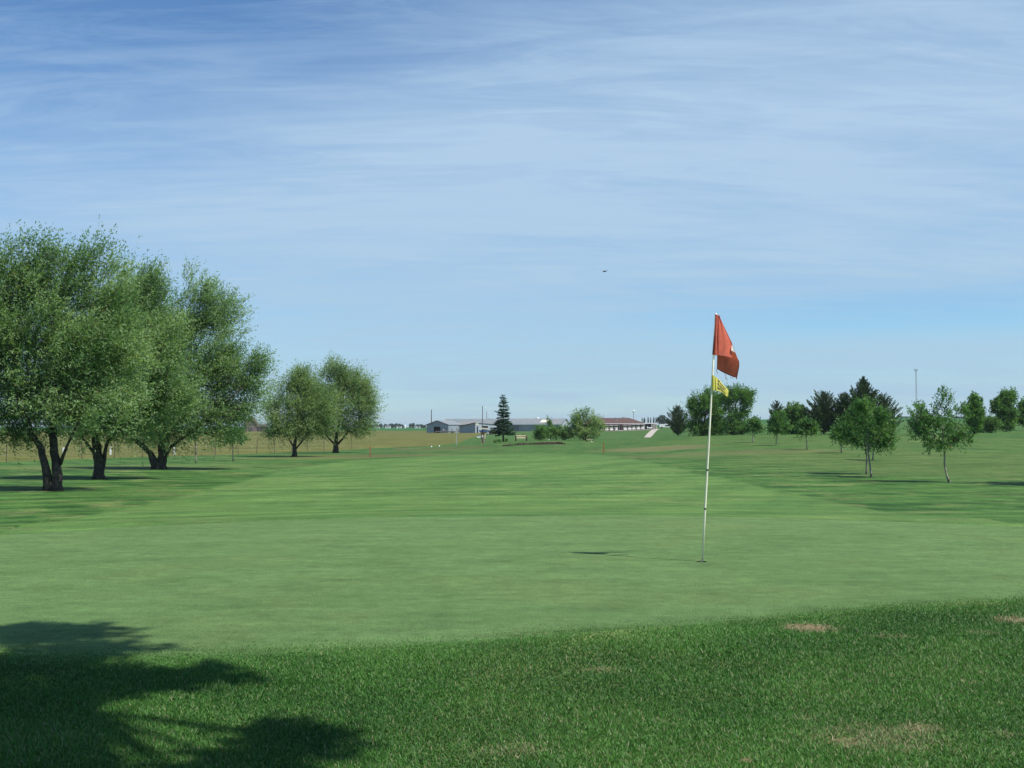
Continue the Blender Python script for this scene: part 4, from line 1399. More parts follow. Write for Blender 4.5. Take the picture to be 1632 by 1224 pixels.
for j, (px, y0, y1, hw) in enumerate(((600, 679.6, 681.4, 4.5), (617.5, 678.3, 681.2, 4.2), (616, 677, 678.4, 1.2), (632.5, 679, 680.9, 1.2), (637.6, 679.2, 680.9, 1.8), (630.4, 676, 677.6, 0.6), (662.5, 678.9, 680.8, 2.2), (668, 679.3, 680.8, 1.2))):
    if j == 2 or j == 5: continue
    d = 1120
    a = W(px, y1, d); z = gz(a.x, a.y); h = W(px, y0, d).z - z; w_ = hw * d / F
    o = empty('farm_building', (a.x, a.y, z))
    tag(o, ['long low pale farm shed among the horizon trees', 'broad white farm shed with pale roof among horizon trees', '', 'tiny pale shed among the middle of the horizon trees', 'small pale green shed among horizon trees', '', 'white farm shed nearest the storage shed on the horizon', 'tiny pale hut on the horizon next to the storage shed'][j], 'farm building')
    m = MB(); m.prism([(-w_, 0), (w_, 0), (w_, h * 0.62), (-w_, h * 0.62)], 0, 6); m.build('wall', M['white'], o)
    m = MB(); m.prism([(-w_ * 1.05, h * 0.62), (w_ * 1.05, h * 0.62), (w_ * 0.75, h), (-w_ * 0.75, h)], -0.3, 6.3); m.build('roof', M['galv'], o)
a = W(645.5, 681, 1120); z = gz(a.x, a.y); h = W(645.5, 677.0, 1120).z - z
o = empty('storage_tank', (a.x, a.y, z)); tag(o, 'round bright white tank on the horizon before the storage shed', 'tank')
m = MB(); m.tube([(0, 0, 0), (0, 0, h * 0.6)], 0.9, 14); m.build('wall', M['white'], o)
m = MB(); m.tube([(0, 0, h * 0.6), (0, 0, h * 0.85), (0, 0, h)], [0.92, 0.65, 0.1], 14); m.build('dome', M['white'], o)

# ------------------------------------------------------------------ air
hm, hnt = new_mat('haze')
pv = N(hnt, 'ShaderNodeVolumePrincipled')
pv.inputs['Color'].default_value = (0.86, 0.93, 1.0, 1)
pv.inputs['Density'].default_value = 0.00010
pv.inputs['Anisotropy'].default_value = 0.2
ho = N(hnt, 'ShaderNodeOutputMaterial'); hnt.links.new(pv.outputs[0], ho.inputs['Volume'])
hz_ = MB().box(-45000, 45000, -3000, 6500, -6.0, 45.0).build('haze', hm)
hz_['kind'] = 'stuff'; hz_['label'] = 'thin summer haze over the fields'; hz_['category'] = 'haze'

# ------------------------------------------------------------------ trees
WG = 'big willows in the corner of the green'
tree('willow_tree', 'nearest big willow with a dark trunk split in two from the ground', (86, 782),
     [(30, 450, 60, 78), (85, 475, 58, 88), (150, 450, 44, 64), (100, 545, 105, 85), (20, 560, 80, 100), (165, 560, 70, 85), (55, 640, 95, 62), (140, 650, 80, 50), (-40, 520, 80, 120), (-30, 650, 70, 55), (18, 690, 40, 22), (180, 480, 34, 60)],
     [[(78, 782, 0, 0.30), (73, 745, -0.1, 0.21), (66, 715, -0.2, 0.19), (50, 690, -0.4, 0.13), (30, 640, -0.6, 0.09), (20, 560, -0.8, 0.05)],
      [(91, 782, 0, 0.32), (90, 745, 0.0, 0.26), (86, 710, 0.1, 0.24), (84, 660, 0.3, 0.17), (90, 570, 0.2, 0.11), (100, 480, 0.1, 0.06)],
      [(96, 740, 0.0, 0.10), (106, 712, -0.2, 0.08), (125, 670, -0.5, 0.06)]],
     M['willow_leaf'], M['bark_dark'], group=WG, n_attr=820, k_sh=14, per=12, leaf=(0.115, 0.036), shoot=0.85, up=0.75, wind=(0.4, 0, 0), droop=0.12, depth=0.85, seed=11, gap=0.20, stem_r=0.3, tip=0.0085, twigs=True, shell=0.45)
tree('willow_tree', 'middle big willow with one stout dark trunk forking at branch height', (158, 764),
     [(232, 480, 34, 52), (205, 500, 45, 60), (190, 560, 75, 80), (240, 560, 55, 80), (150, 620, 70, 70), (230, 640, 70, 55), (170, 680, 62, 26), (120, 600, 40, 80)],
     [[(158, 764, 0, 0.44), (157, 735, 0, 0.33), (155, 712, 0, 0.32), (150, 690, 0.2, 0.2), (150, 640, 0.5, 0.13), (165, 560, 0.5, 0.07)],
      [(164, 745, 0, 0.16), (170, 708, 0, 0.13), (182, 690, -0.3, 0.09), (215, 640, -0.8, 0.06)],
      [(152, 725, 0, 0.12), (135, 702, 0, 0.08), (115, 690, 0, 0.06)]],
     M['willow_leaf'], M['bark_dark'], group=WG, n_attr=660, k_sh=13, per=12, leaf=(0.125, 0.040), shoot=0.95, up=0.7, wind=(0.3, 0, 0), droop=0.12, depth=0.85, seed=12, gap=0.18, stem_r=0.3, tip=0.0095, twigs=True, shell=0.45)
tree('willow_tree', 'farthest big willow with a thick limb leaning low from its base', (254, 748),
     [(308, 478, 36, 50), (345, 510, 42, 50), (325, 560, 60, 60), (260, 540, 60, 60), (350, 600, 44, 44), (402, 585, 22, 32), (385, 625, 26, 30), (270, 620, 85, 62), (220, 660, 48, 44), (320, 660, 60, 36), (245, 690, 60, 22), (375, 660, 30, 24), (350, 690, 22, 12)],
     [[(256, 748, 0, 0.55), (259, 725, 0, 0.36), (258, 700, 0, 0.33), (260, 660, 0.3, 0.2), (275, 600, 0.3, 0.13), (310, 520, 0.2, 0.07)],
      [(250, 748, -0.1, 0.46), (240, 722, -0.2, 0.26), (222, 706, -0.3, 0.2), (200, 690, -0.5, 0.13), (180, 660, -0.6, 0.08)],
      [(262, 730, 0, 0.2), (272, 712, -0.3, 0.13), (292, 698, -0.5, 0.1), (330, 670, -0.8, 0.07), (385, 620, -0.8, 0.04)]],
     M['willow_leaf'], M['bark_dark'], group=WG, n_attr=800, k_sh=13, per=12, leaf=(0.135, 0.043), shoot=1.05, up=0.65, wind=(0.4, 0, 0), droop=0.12, depth=0.8, seed=13, gap=0.25, twigs=True, stem_r=0.3, tip=0.0105, shell=0.45)
tree('willow_tree', 'pale willow of the pair by the wire fence, on the farmhouse side', (468, 728),
     [(476, 616, 28, 28), (462, 640, 38, 36), (490, 645, 36, 36), (440, 665, 26, 26), (505, 668, 30, 26), (470, 680, 44, 18), (432, 690, 22, 8)],
     [[(469, 728, 0, 0.40), (469, 712, 0, 0.27), (471, 700, 0, 0.2), (474, 670, 0.2, 0.14), (478, 630, 0.2, 0.06)], [(471, 716, 0, 0.14), (484, 700, -0.3, 0.1), (500, 680, -0.5, 0.06)], [(467, 710, 0, 0.13), (458, 695, 0, 0.09), (436, 688, 0, 0.06)]],
     M['far_willow_leaf'], M['bark_dark'], group='willows by the wire fence', n_attr=420, k_sh=13, per=9, leaf=(0.17, 0.052), shoot=1.05, up=0.55, wind=(0.35, 0, 0), droop=0.1, depth=0.85, seed=14, gap=0.18, twigs=True, stem_r=0.2, tip=0.010)
tree('willow_tree', 'pale willow of the fence pair with windswept twigs, on the barn side', (535, 722),
     [(530, 606, 26, 28), (552, 612, 28, 26), (575, 628, 24, 26), (545, 645, 42, 38), (580, 655, 16, 22), (520, 675, 34, 26), (562, 682, 30, 16), (505, 640, 26, 36)],
     [[(535, 722, 0, 0.56), (535, 709, 0, 0.40), (536, 700, 0, 0.28), (540, 670, 0.2, 0.17), (548, 625, 0.2, 0.08)], [(538, 708, 0, 0.2), (548, 697, -0.4, 0.14), (570, 672, -0.6, 0.08), (590, 630, -.6, 0.04)], [(533, 708, 0, 0.18), (522, 697, 0, 0.12), (508, 670, 0, 0.07)]],
     M['far_willow_leaf'], M['bark_dark'], group='willows by the wire fence', n_attr=460, k_sh=13, per=9, leaf=(0.19, 0.06), shoot=1.3, up=0.6, wind=(0.5, 0, 0), droop=0.1, depth=0.85, seed=15, gap=0.2, twigs=True, stem_r=0.2, tip=0.011)

sap = dict(bark=M['bark_grey'], mat=M['ash_leaf'], cat='sapling')
tree('sapling', 'slender sapling under the outer branches of the farthest big willow', (312, 738), [(312, 684, 17, 14), (305, 695, 12, 8)], [[(312, 738, 0, 0.07), (312, 715, 0, 0.055), (312, 690, 0, 0.03)]], M['ash_leaf'], M['bark_grey'], 'sapling', n_attr=60, k_sh=4, per=8, leaf=(0.13, 0.05), shoot=0.3, seed=21)
tree('sapling', 'small round sapling standing alone between willows and wire fence', (371, 735), [(372, 690, 14, 10), (378, 698, 18, 8), (366, 700, 14, 7)], [[(372, 735, 0, 0.075), (371, 715, 0, 0.055), (372, 692, 0, 0.03)]], M['ash_leaf'], M['bark_grey'], 'sapling', n_attr=90, k_sh=4, per=8, leaf=(0.14, 0.055), shoot=0.35, seed=22, up=0.2)
tree('sapling', 'tiny thin sapling beside a fence post behind the round sapling', (341, 729), [(341, 709, 8, 4)], [[(341, 729, 0, 0.04), (341, 711, 0, 0.02)]], M['ash_leaf'], M['bark_grey'], 'sapling', n_attr=18, k_sh=3, per=5, leaf=(0.13, 0.05), shoot=0.3, seed=23)

conifer('spruce_tree', 'blue green spruce alone on the tee mound before the barns', (802, 704), 629, 18, M['spruce_needle'], 'spruce', 31, rows=24, skirt=0.15, power=0.58, dens=1.2)
tree('round_tree', 'round bushy tree with foliage to the ground before the clubhouse', (934, 702),
     [(930, 672, 22, 18), (945, 676, 15, 16), (915, 680, 13, 14), (932, 690, 27, 12), (910, 692, 11, 8), (955, 680, 8, 10)], [[(934, 702, 0, 0.25), (934, 690, 0, 0.15), (932, 670, 0, 0.07)], [(932, 700, 0, 0.1), (922, 680, 0.2, 0.06)]],
     M['far_willow_leaf'], M['bark_dark'], n_attr=260, k_sh=6, per=8, leaf=(0.24, 0.09), shoot=0.85, up=0.8, seed=41, depth=0.9, gap=0.14, stem_r=0.1)
for j, (px, py, bl, lb, s_) in enumerate((((862), 702, [(862, 690, 13, 11), (858, 695, 9, 7)], 'scrubby bush between the bench and the tall shrub stems', 1),
                                         (878, 701.5, [(878, 688, 12, 13), (874, 676, 4, 9)], 'tall ragged shrub with thin upright stems before the barn', 2),
                                         (897, 701.5, [(897, 690, 11, 11), (903, 694, 8, 7)], 'dense dark bush touching the round bushy tree', 3))):
    tree('bush', lb, (px, py), bl, [[(px, py, 0, 0.06), (px, py - 9, 0, 0.03)]], M['bush_leaf'], M['bark_dark'], 'bush', 'shrubs between bench and round tree', n_attr=80, k_sh=5, per=6, leaf=(0.25, 0.10), shoot=0.6, up=0.7, seed=50 + j)
for j, (px, py, rx, ry, lb) in enumerate(((832, 696, 2.2, 2.2, 'small leafy weed clump right behind the bench back'), (837.5, 696, 1.8, 2.2, 'second small weed clump behind the bench end'), (790, 705, 2.6, 1.4, 'low green tuft by the spruce foot, farther out'), (796, 704, 2.0, 1.6, 'low green tuft touching the spruce foot'), (806, 703, 2.4, 2.4, 'round dark shrublet just behind the spruce trunk'))):
    tree('weed_clump', lb, (px, py + 1.5), [(px, py - 1, rx, ry)], [[(px, py + 1.5, 0, 0.02), (px, py - 1, 0, 0.01)]], M['bush_leaf'], M['bark_dark'], 'plant', 'weed clumps on the tee mound', n_attr=14, k_sh=3, per=5, leaf=(0.16, 0.06), shoot=0.18, seed=60 + j)

# clump behind the flag
conifer('cedar_tree', 'ragged dark cedar at the path end of the clump behind the flag', (1080, 694), 650, 17, M['cedar_needle'], 'cedar', 32, rows=18, skirt=0.04, power=0.55, dens=1.5)
tree('broad_tree', 'big broad tree behind the flagstick with low foliage', (1122, 694), [(1128, 645, 25, 24), (1112, 660, 18, 24), (1140, 662, 18, 26), (1120, 682, 26, 13), (1146, 684, 18, 9), (1104, 645, 7, 9)],
     [[(1122, 694, 0, 0.3), (1122, 680, 0, 0.2), (1126, 650, 0, 0.1)], [(1122, 688, 0, 0.15), (1108, 660, 0, 0.06)], [(1123, 686, 0, 0.15), (1140, 660, 0, 0.06)]], M['tree_leaf'], M['bark_dark'], n_attr=420, k_sh=7, per=8, leaf=(0.26, 0.11), shoot=1.0, up=0.6, seed=42, gap=0.17, stem_r=0.1, tip=0.012)
tree('broad_tree', 'tall open crowned tree with sky showing through, behind the small yellow flag', (1172, 693), [(1172, 632, 18, 14), (1188, 640, 12, 14), (1160, 640, 10, 16), (1180, 660, 12, 13), (1170, 682, 16, 12), (1166, 665, 10, 16), (1192, 630, 7, 8)],
     [[(1170, 693, 0, 0.3), (1170, 676, 0, 0.2), (1172, 650, 0, 0.12), (1174, 632, 0, 0.06)], [(1172, 672, 0, 0.12), (1184, 650, 0, 0.08), (1190, 636, 0, 0.04)]], M['tree_leaf'], M['bark_dark'], n_attr=300, k_sh=7, per=8, leaf=(0.24, 0.10), shoot=1.0, up=0.6, seed=43, gap=0.24, stem_r=0.1, tip=0.012)
tree('bush', 'low bush filling the foot of the open crowned tree', (1182, 693), [(1182, 686, 9, 6)], [[(1182, 693, 0, 0.04), (1182, 687, 0, 0.03)]], M['bush_leaf'], M['bark_dark'], 'bush', n_attr=60, k_sh=4, per=6, leaf=(0.25, 0.1), shoot=0.5, seed=44)
SG = 'staked saplings across the sloping rough'
tree('sapling', 'dark leafy sapling just clear of the clump behind the flag', (1200, 705), [(1201, 676, 11, 9), (1195, 684, 8, 7), (1209, 684, 7, 7)], [[(1200, 705, 0, 0.09), (1200, 695, 0, 0.07), (1201, 680, 0, 0.03)]], M['ash_leaf'], M['bark_grey'], 'sapling', SG, n_attr=110, k_sh=4, per=7, leaf=(0.2, 0.08), shoot=0.4, seed=71)
conifer('cedar_tree', 'small dark cedar poking up behind the saplings, next to the pale round tree', (1238, 692), 641, 13, M['cedar_needle'], 'cedar', 33, rows=14, skirt=0.03, dens=1.3, power=0.5)
tree('broad_tree', 'pale rounded tree between two dark cedars', (1268, 692), [(1268, 664, 20, 19), (1255, 672, 13, 14), (1282, 674, 11, 13), (1268, 683, 24, 7)], [[(1268, 692, 0, 0.25), (1268, 680, 0, 0.15), (1268, 660, 0, 0.08)]], M['bush_leaf'], M['bark_dark'], n_attr=330, k_sh=6, per=7, leaf=(0.3, 0.13), shoot=0.7, up=0.5, seed=45)
tree('sapling', 'thin sapling with pale leaning stem before the small dark cedar', (1237, 710), [(1240, 668, 14, 12), (1236, 682, 16, 9), (1250, 680, 10, 9)], [[(1237, 710, 0, 0.06), (1237, 700, 0, 0.05), (1239, 688, 0, 0.04), (1240, 668, 0, 0.02)]], M['ash_leaf'], M['bark_grey'], 'sapling', SG, n_attr=110, k_sh=4, per=7, leaf=(0.18, 0.07), shoot=0.4, seed=72)
tree('sapling', 'thin sapling before the pale rounded tree', (1286, 717), [(1286, 680, 14, 12), (1294, 688, 9, 7), (1278, 688, 9, 7)], [[(1286, 717, 0, 0.06), (1285, 700, 0, 0.05), (1286, 680, 0, 0.02)]], M['ash_leaf'], M['bark_grey'], 'sapling', SG, n_attr=100, k_sh=4, per=7, leaf=(0.16, 0.065), shoot=0.4, seed=73)
conifer('cedar_tree', 'wide dark cedar with pointed top, touching the pale rounded tree', (1313, 692), 627, 27, M['cedar_needle'], 'cedar', 34, rows=24, skirt=0.05, dens=1.6, power=0.75)
conifer('cedar_tree', 'tallest dark cedar with spiky leader behind the twin saplings', (1376, 692), 600, 36, M['cedar_needle'], 'cedar', 35, rows=34, skirt=0.04, dens=1.6, power=1.25)
conifer('cedar_tree', 'dark cedar filling the gap between the two tallest cedars', (1346, 692), 630, 24, M['cedar_needle'], 'cedar', 39, rows=22, skirt=0.04, dens=1.5, power=0.6)
conifer('cedar_tree', 'brownish cedar with flat fan boughs at the end of the clump', (1412, 692), 636, 23, M['cedar_needle'], 'cedar', 36, rows=18, skirt=0.02, dens=1.5, power=0.45, lean=-6)
tree('sapling', 'thin dark sapling in front of the cedar clump', (1341, 722), [(1341, 697, 14, 8), (1337, 688, 12, 9)], [[(1341, 722, 0, 0.07), (1341, 700, 0, 0.05), (1339, 688, 0, 0.02)]], M['ash_leaf'], M['bark_grey'], 'sapling', SG, n_attr=80, k_sh=4, per=7, leaf=(0.15, 0.06), shoot=0.35, seed=74)
tree('sapling', 'leaning sapling set behind the twin saplings', (1390, 734), [(1396, 690, 20, 14), (1404, 698, 16, 9)], [[(1390, 734, 0, 0.07), (1392, 718, 0, 0.06), (1396, 700, 0, 0.03)]], M['ash_leaf'], M['bark_grey'], 'sapling', SG, n_attr=110, k_sh=4, per=7, leaf=(0.14, 0.06), shoot=0.35, seed=75)
tree('sapling', 'upright sapling of the leafy pair growing close together', (1381, 756), [(1370, 660, 20, 16), (1365, 675, 28, 18), (1350, 690, 22, 16), (1378, 700, 28, 13), (1342, 700, 12, 8)],
     [[(1381, 756, 0, 0.07), (1381, 735, 0, 0.055), (1380, 712, 0, 0.05), (1375, 680, 0, 0.03)], [(1380, 718, 0, 0.03), (1362, 700, 0, 0.02)]], M['ash_leaf'], M['bark_grey'], 'sapling', SG, n_attr=150, k_sh=5, per=9, leaf=(0.11, 0.042), shoot=0.38, seed=76, up=0.4, gap=0.16)
tree('sapling', 'curved pale stemmed sapling of the leafy pair growing close together', (1389, 761), [(1378, 652, 16, 14), (1400, 668, 18, 15), (1410, 684, 15, 14), (1392, 690, 26, 14), (1405, 704, 18, 10)],
     [[(1389, 761, 0, 0.07), (1386, 738, 0, 0.055), (1383, 715, 0, 0.05), (1385, 680, 0, 0.03)], [(1384, 716, 0, 0.03), (1400, 695, 0, 0.02)]], M['ash_leaf'], M['bark_grey'], 'sapling', SG, n_attr=150, k_sh=5, per=9, leaf=(0.11, 0.042), shoot=0.38, seed=77, up=0.4, gap=0.16)
tree('sapling', 'nearest sapling with bare curved stem and open airy crown', (1513, 769),
     [(1498, 640, 14, 21), (1510, 648, 10, 20), (1466, 655, 18, 12), (1482, 664, 14, 12), (1532, 656, 14, 15), (1500, 675, 28, 18), (1470, 688, 24, 14), (1525, 690, 26, 14), (1497, 705, 34, 9), (1540, 700, 14, 8)],
     [[(1514, 770, 0, 0.075), (1509, 758, 0, 0.058), (1505, 738, 0, 0.052), (1505, 712, 0, 0.048), (1503, 690, 0, 0.035), (1500, 655, 0, 0.02)], [(1505, 714, 0, 0.03), (1485, 690, 0, 0.02), (1468, 665, 0, 0.012)], [(1505, 712, 0, 0.03), (1522, 692, 0, 0.02), (1532, 660, 0, 0.012)]],
     M['ash_leaf'], M['bark_grey'], 'sapling', SG, n_attr=240, k_sh=4, per=8, leaf=(0.10, 0.040), shoot=0.27, seed=78, up=0.35, gap=0.16, tip=0.005)
# background right
conifer('cedar_tree', 'low dark cedar behind the nearest sapling', (1466, 694), 662, 17, M['cedar_needle'], 'cedar', 37, rows=14, skirt=0.03, dens=1.4, power=0.4)
tree('poplar_tree', 'narrow dark tree behind the nearest sapling crown', (1553, 692), [(1552, 645, 11, 15), (1553, 662, 13, 14), (1552, 678, 10, 12)], [[(1553, 692, 0, 0.15), (1553, 680, 0, 0.1), (1552, 650, 0, 0.05)]], M['tree_leaf'], M['bark_dark'], n_attr=240, k_sh=6, per=6, leaf=(0.3, 0.13), shoot=0.6, up=0.8, seed=81)
tree('bush', 'light green bush between two dark upright trees', (1578, 690), [(1578, 676, 17, 9), (1568, 682, 12, 6)], [[(1578, 690, 0, 0.06), (1578, 680, 0, 0.03)]], M['bush_leaf'], M['bark_dark'], 'bush', n_attr=150, k_sh=5, per=6, leaf=(0.3, 0.12), shoot=0.6, seed=82)
tree('poplar_tree', 'dark upright tree with forked top and short trunk', (1604, 688), [(1602, 640, 13, 16), (1610, 636, 9, 12), (1592, 652, 12, 12), (1604, 660, 17, 15), (1602, 675, 18, 9), (1584, 650, 6, 4)], [[(1604, 689, 0, 0.2), (1604, 680, 0, 0.15), (1603, 650, 0, 0.08)]], M['tree_leaf'], M['bark_dark'], n_attr=380, k_sh=6, per=7, leaf=(0.3, 0.13), shoot=0.7, up=0.8, seed=83)
tree('broad_tree', 'dark rounded tree cut off by the picture edge beyond the forked tree', (1634, 686), [(1634, 655, 15, 18), (1630, 668, 16, 10)], [[(1634, 686, 0, 0.2), (1634, 670, 0, 0.12), (1634, 655, 0, 0.06)]], M['tree_leaf'], M['bark_dark'], n_attr=240, k_sh=6, per=7, leaf=(0.3, 0.13), shoot=0.7, seed=84)
tree('broad_tree', 'tree mostly outside the frame whose twig tip reaches into the sky', (1790, 775), [(1790, 600, 95, 80), (1780, 660, 100, 50), (1700, 622, 60, 22), (1850, 640, 80, 80)],
     [[(1790, 775, 0, 0.25), (1790, 730, 0, 0.18), (1790, 640, 0, 0.1)]], M['tree_leaf'], M['bark_dark'], n_attr=420, k_sh=6, per=8, leaf=(0.15, 0.06), shoot=0.5, seed=85, stem_r=0.1)

# overhanging tree beside the photographer: its shade lies on the near grass
def overhead_tree():
    rng = np.random.default_rng(5)
    B = Vector((1.5, -3.5, gz(1.5, -3.5)))
    o = empty('shade_tree', B)
    tag(o, 'overhanging shade tree beside the camera that shades the near grass', 'tree')
    spots = [  # shaded places on the ground (px, py, radius px) and how high the foliage above them is
        (20, 1160, 110, 5.6, 80), (60, 1205, 100, 5.4, 55), (20, 1060, 110, 5.6, 60), (95, 1010, 95, 5.4, 70), (20, 1008, 60, 5.4, 40), (150, 1035, 70, 5.3, 34), (150, 1080, 75, 5.2, 44),
        (220, 1092, 45, 5.3, 16), (275, 1086, 40, 5.0, 11), (338, 1077, 36, 5.0, 13), (-90, 1130, 160, 5.8, 110), (20, 1270, 140, 5.2, 80),
        (330, 1240, 42, 5.0, 12), (390, 1222, 44, 5.0, 16), (445, 1172, 44, 5.1, 18), (500, 1184, 36, 5.0, 13), (440, 1202, 50, 5.0, 20), (400, 1275, 80, 5.0, 30)]
    P0 = []
    for (px, py, r, h, n) in spots:
        g0 = ground(px, min(py, 1330))
        rr = r / F * g0.y
        for _ in range(int(n * 2.6)):
            a, q = rng.random() * 6.283, math.sqrt(rng.random()) ** 1.2
            gx, gy = g0.x + rr * q * math.cos(a), g0.y + rr * q * math.sin(a) * 0.75
            hh = h + 2.6 + rng.normal(0, 0.35)
            P0.append((gx + SUN.x / SUN.z * hh, gy + SUN.y / SUN.z * hh, gz(gx, gy) + hh))
    for _ in range(900):   # the rest of the crown, over and behind the camera
        v = rng.normal(0, 1, 3); v /= np.linalg.norm(v)
        p = np.array([0.5, -3.5, 7.6]) + v * np.array([4.2, 4.0, 2.6]) * rng.random() ** 0.4
        P0.append(tuple(p))
    P0 = np.array(P0)
    keep = ~((P0[:, 1] > 0.3) & ((P0[:, 2] - CAMZ) / np.maximum(P0[:, 1], 0.3) < 0.50))
    P0 = P0[keep]
    D = rng.normal(0, 1, P0.shape) + np.array([0, 0, 0.1]); D /= np.linalg.norm(D, axis=1, keepdims=True)
    v, f, t = shoots_to_leaves(rng, P0, D, np.full(len(P0), 0.24), 7, 0.12, 0.062, 0.1, rng.random(len(P0)))
    mesh_np('crown', v - np.array(B), f, M['ash_leaf'], o, tint=t)
    mb = MB()
    tp = Vector((0.6, -2.6, 4.2))
    mb.tube([B + Vector((0, 0, -0.1)), B.lerp(tp, 0.3), B.lerp(tp, 0.65), tp], [0.34, 0.26, 0.22, 0.18], 12)
    idx = rng.choice(len(P0), 90, replace=False)
    hubs = [Vector(c) for c in ((1.0, 2.5, 7.6), (2.2, 3.2, 7.4), (-1.2, -2.2, 7.4), (2.8, -3.5, 7.6), (1.4, 0.2, 7.2))]
    for h_ in hubs: mb.tube([tp, tp.lerp(h_, 0.5) + Vector((0, 0, 0.25)), h_], [0.13, 0.09, 0.05], 8)
    for i_ in idx:
        q = Vector(P0[i_]); h_ = min(hubs, key=lambda c: (c - q).length)
        mb.tube([h_, h_.lerp(q, 0.5) + Vector((0, 0, 0.1)), q], [0.03, 0.018, 0.006], 4, False)
    mesh_np('trunk', np.array(mb.v) - np.array(B), mb.f, M['bark_dark'], o, smooth=True)


overhead_tree()

# ------------------------------------------------------------------ fence, stakes, tee furniture
fo = empty('wire_fence', (-33.0, 72.0, gz(-33, 72)))
tag(fo, 'wire fence on thin rusty steel posts along the dry meadow edge', 'fence')
FA, FB = Vector((-44.0, 29.1 + 0, 0)), Vector((-19.4, 125.0, 0))
FA = Vector((-33.0 - 13.6 * 0.35, 72.0 - 53 * 0.35, 0)); FB = Vector((-33.0 + 13.6 * 1.05, 72.0 + 53 * 1.05, 0))
Lf = (FB - FA).length
posts = []
npost = int(Lf / 3.7)
for i in range(npost + 1):
    p = FA.lerp(FB, i / npost); p.x += rnd.uniform(-0.12, 0.12)
    p.z = gz(p.x, p.y); posts.append(p)
proto = None
for i, p in enumerate(posts):
    if proto is None:
        m = MB(); m.box(-0.028, 0.028, -0.004, 0.004, -0.2, 1.28); m.box(-0.004, 0.004, 0.004, 0.04, -0.2, 1.28)
        proto = m.build('post', M['post_metal'], fo); c = proto
    else:
        c = proto.copy(); col.objects.link(c); c.parent = fo
    c.location = p - fo.location
    c.rotation_euler = (rnd.uniform(-0.05, 0.05), rnd.uniform(-0.06, 0.06), 0.3)
    c.scale = (1, 1, rnd.uniform(0.9, 1.08))
for h in (0.45, 0.8, 1.12):
    m = MB()
    pts = []
    for i in range(len(posts) - 1):
        a, b = posts[i], posts[i + 1]
        for q in (0, 0.5):
            pp = a.lerp(b, q); pp = Vector((pp.x, pp.y, a.z * (1 - q) + b.z * q + h - (0.03 if q else 0))); pts.append(pp - fo.location)
    m.tube(pts, 0.004, 3, False)
    m.build('wire', M['galv'], fo)
for j, (px, py0, py1, lb) in enumerate(((101, 727, 713, 'white painted post in the meadow seen between the two nearer willow trunks'), (176, 725, 712, 'white painted post in the meadow just past the middle willow trunk'), (278, 725, 711, 'white painted post in the meadow beside the farthest willow trunk'))):
    B_ = ground(px, py0); h = (py0 - py1) / F * B_.y
    m = MB(); m.box(-0.06, 0.06, -0.06, 0.06, -0.2, h); o = m.build('white_post', M['white'], None, B_); tag(o, lb, 'post', 'white posts in the meadow')


def stake(px, py, top, lb, mat):
    B_ = ground(px, py); h = (py - top) / F * B_.y
    m = MB(); m.box(-0.045, 0.045, -0.045, 0.045, -0.2, h - 0.05)
    m.prism([(-0.045, h - 0.05), (0.045, h - 0.05), (0, h)], -0.045, 0.045)
    o = m.build('hazard_stake', M[mat], None, B_); tag(o, lb, 'stake')


stake(590, 729, 711, 'faded red hazard stake at the rough edge before the dry meadow', 'stake_red')
stake(962, 722, 705, 'brown hazard stake at the fairway end near the round bushy tree', 'stake_gold')
B_ = ground(727.6, 709); m = MB(); hh = 27 / F * B_.y
m.box(-0.05, 0.05, -0.05, 0.05, -0.2, hh); o = m.build('post', M['galv'], None, B_); o.name = 'marker_post'; tag(o, 'tall pale marker post on the mound edge before the flatbed trailer', 'post')

# landscape timbers edging the tee mound
te = [ground(px, py) for px, py in ((802, 711), (815, 710.2), (835, 709.4), (855, 709.0), (872, 708.4), (888, 707.8), (900, 708.2))]
o = empty('tee_edging', te[0]); tag(o, 'row of short dark upright timbers edging the raised tee', 'edging')
n = 44
prot = None
tot = [0]
for a, b in zip(te, te[1:]): tot.append(tot[-1] + (b.xy - a.xy).length)
for i in range(n):
    s = tot[-1] * i / (n - 1)
    k = min(len(te) - 2, max(0, int(np.searchsorted(tot, s) - 1)))
    q = te[k].lerp(te[k + 1], (s - tot[k]) / (tot[k + 1] - tot[k]))
    q.z = gz(q.x, q.y)
    if prot is None:
        m = MB(); m.tube([(0, 0, -0.3), (0, 0, 0.24), (0, 0, 0.27)], [0.085, 0.085, 0.05], 7); prot = m.build('timber', M['tie'], o); c = prot
    else:
        c = prot.copy(); col.objects.link(c); c.parent = o
    c.location = q - Vector(o.location); c.scale = (rnd.uniform(0.85, 1.15),) * 2 + (rnd.uniform(0.75, 1.1) * (0.6 if i < 8 or i > n - 3 else 1),)
    c.rotation_euler = (rnd.uniform(-.06, .06), rnd.uniform(-.06, .06), rnd.uniform(0, 3))

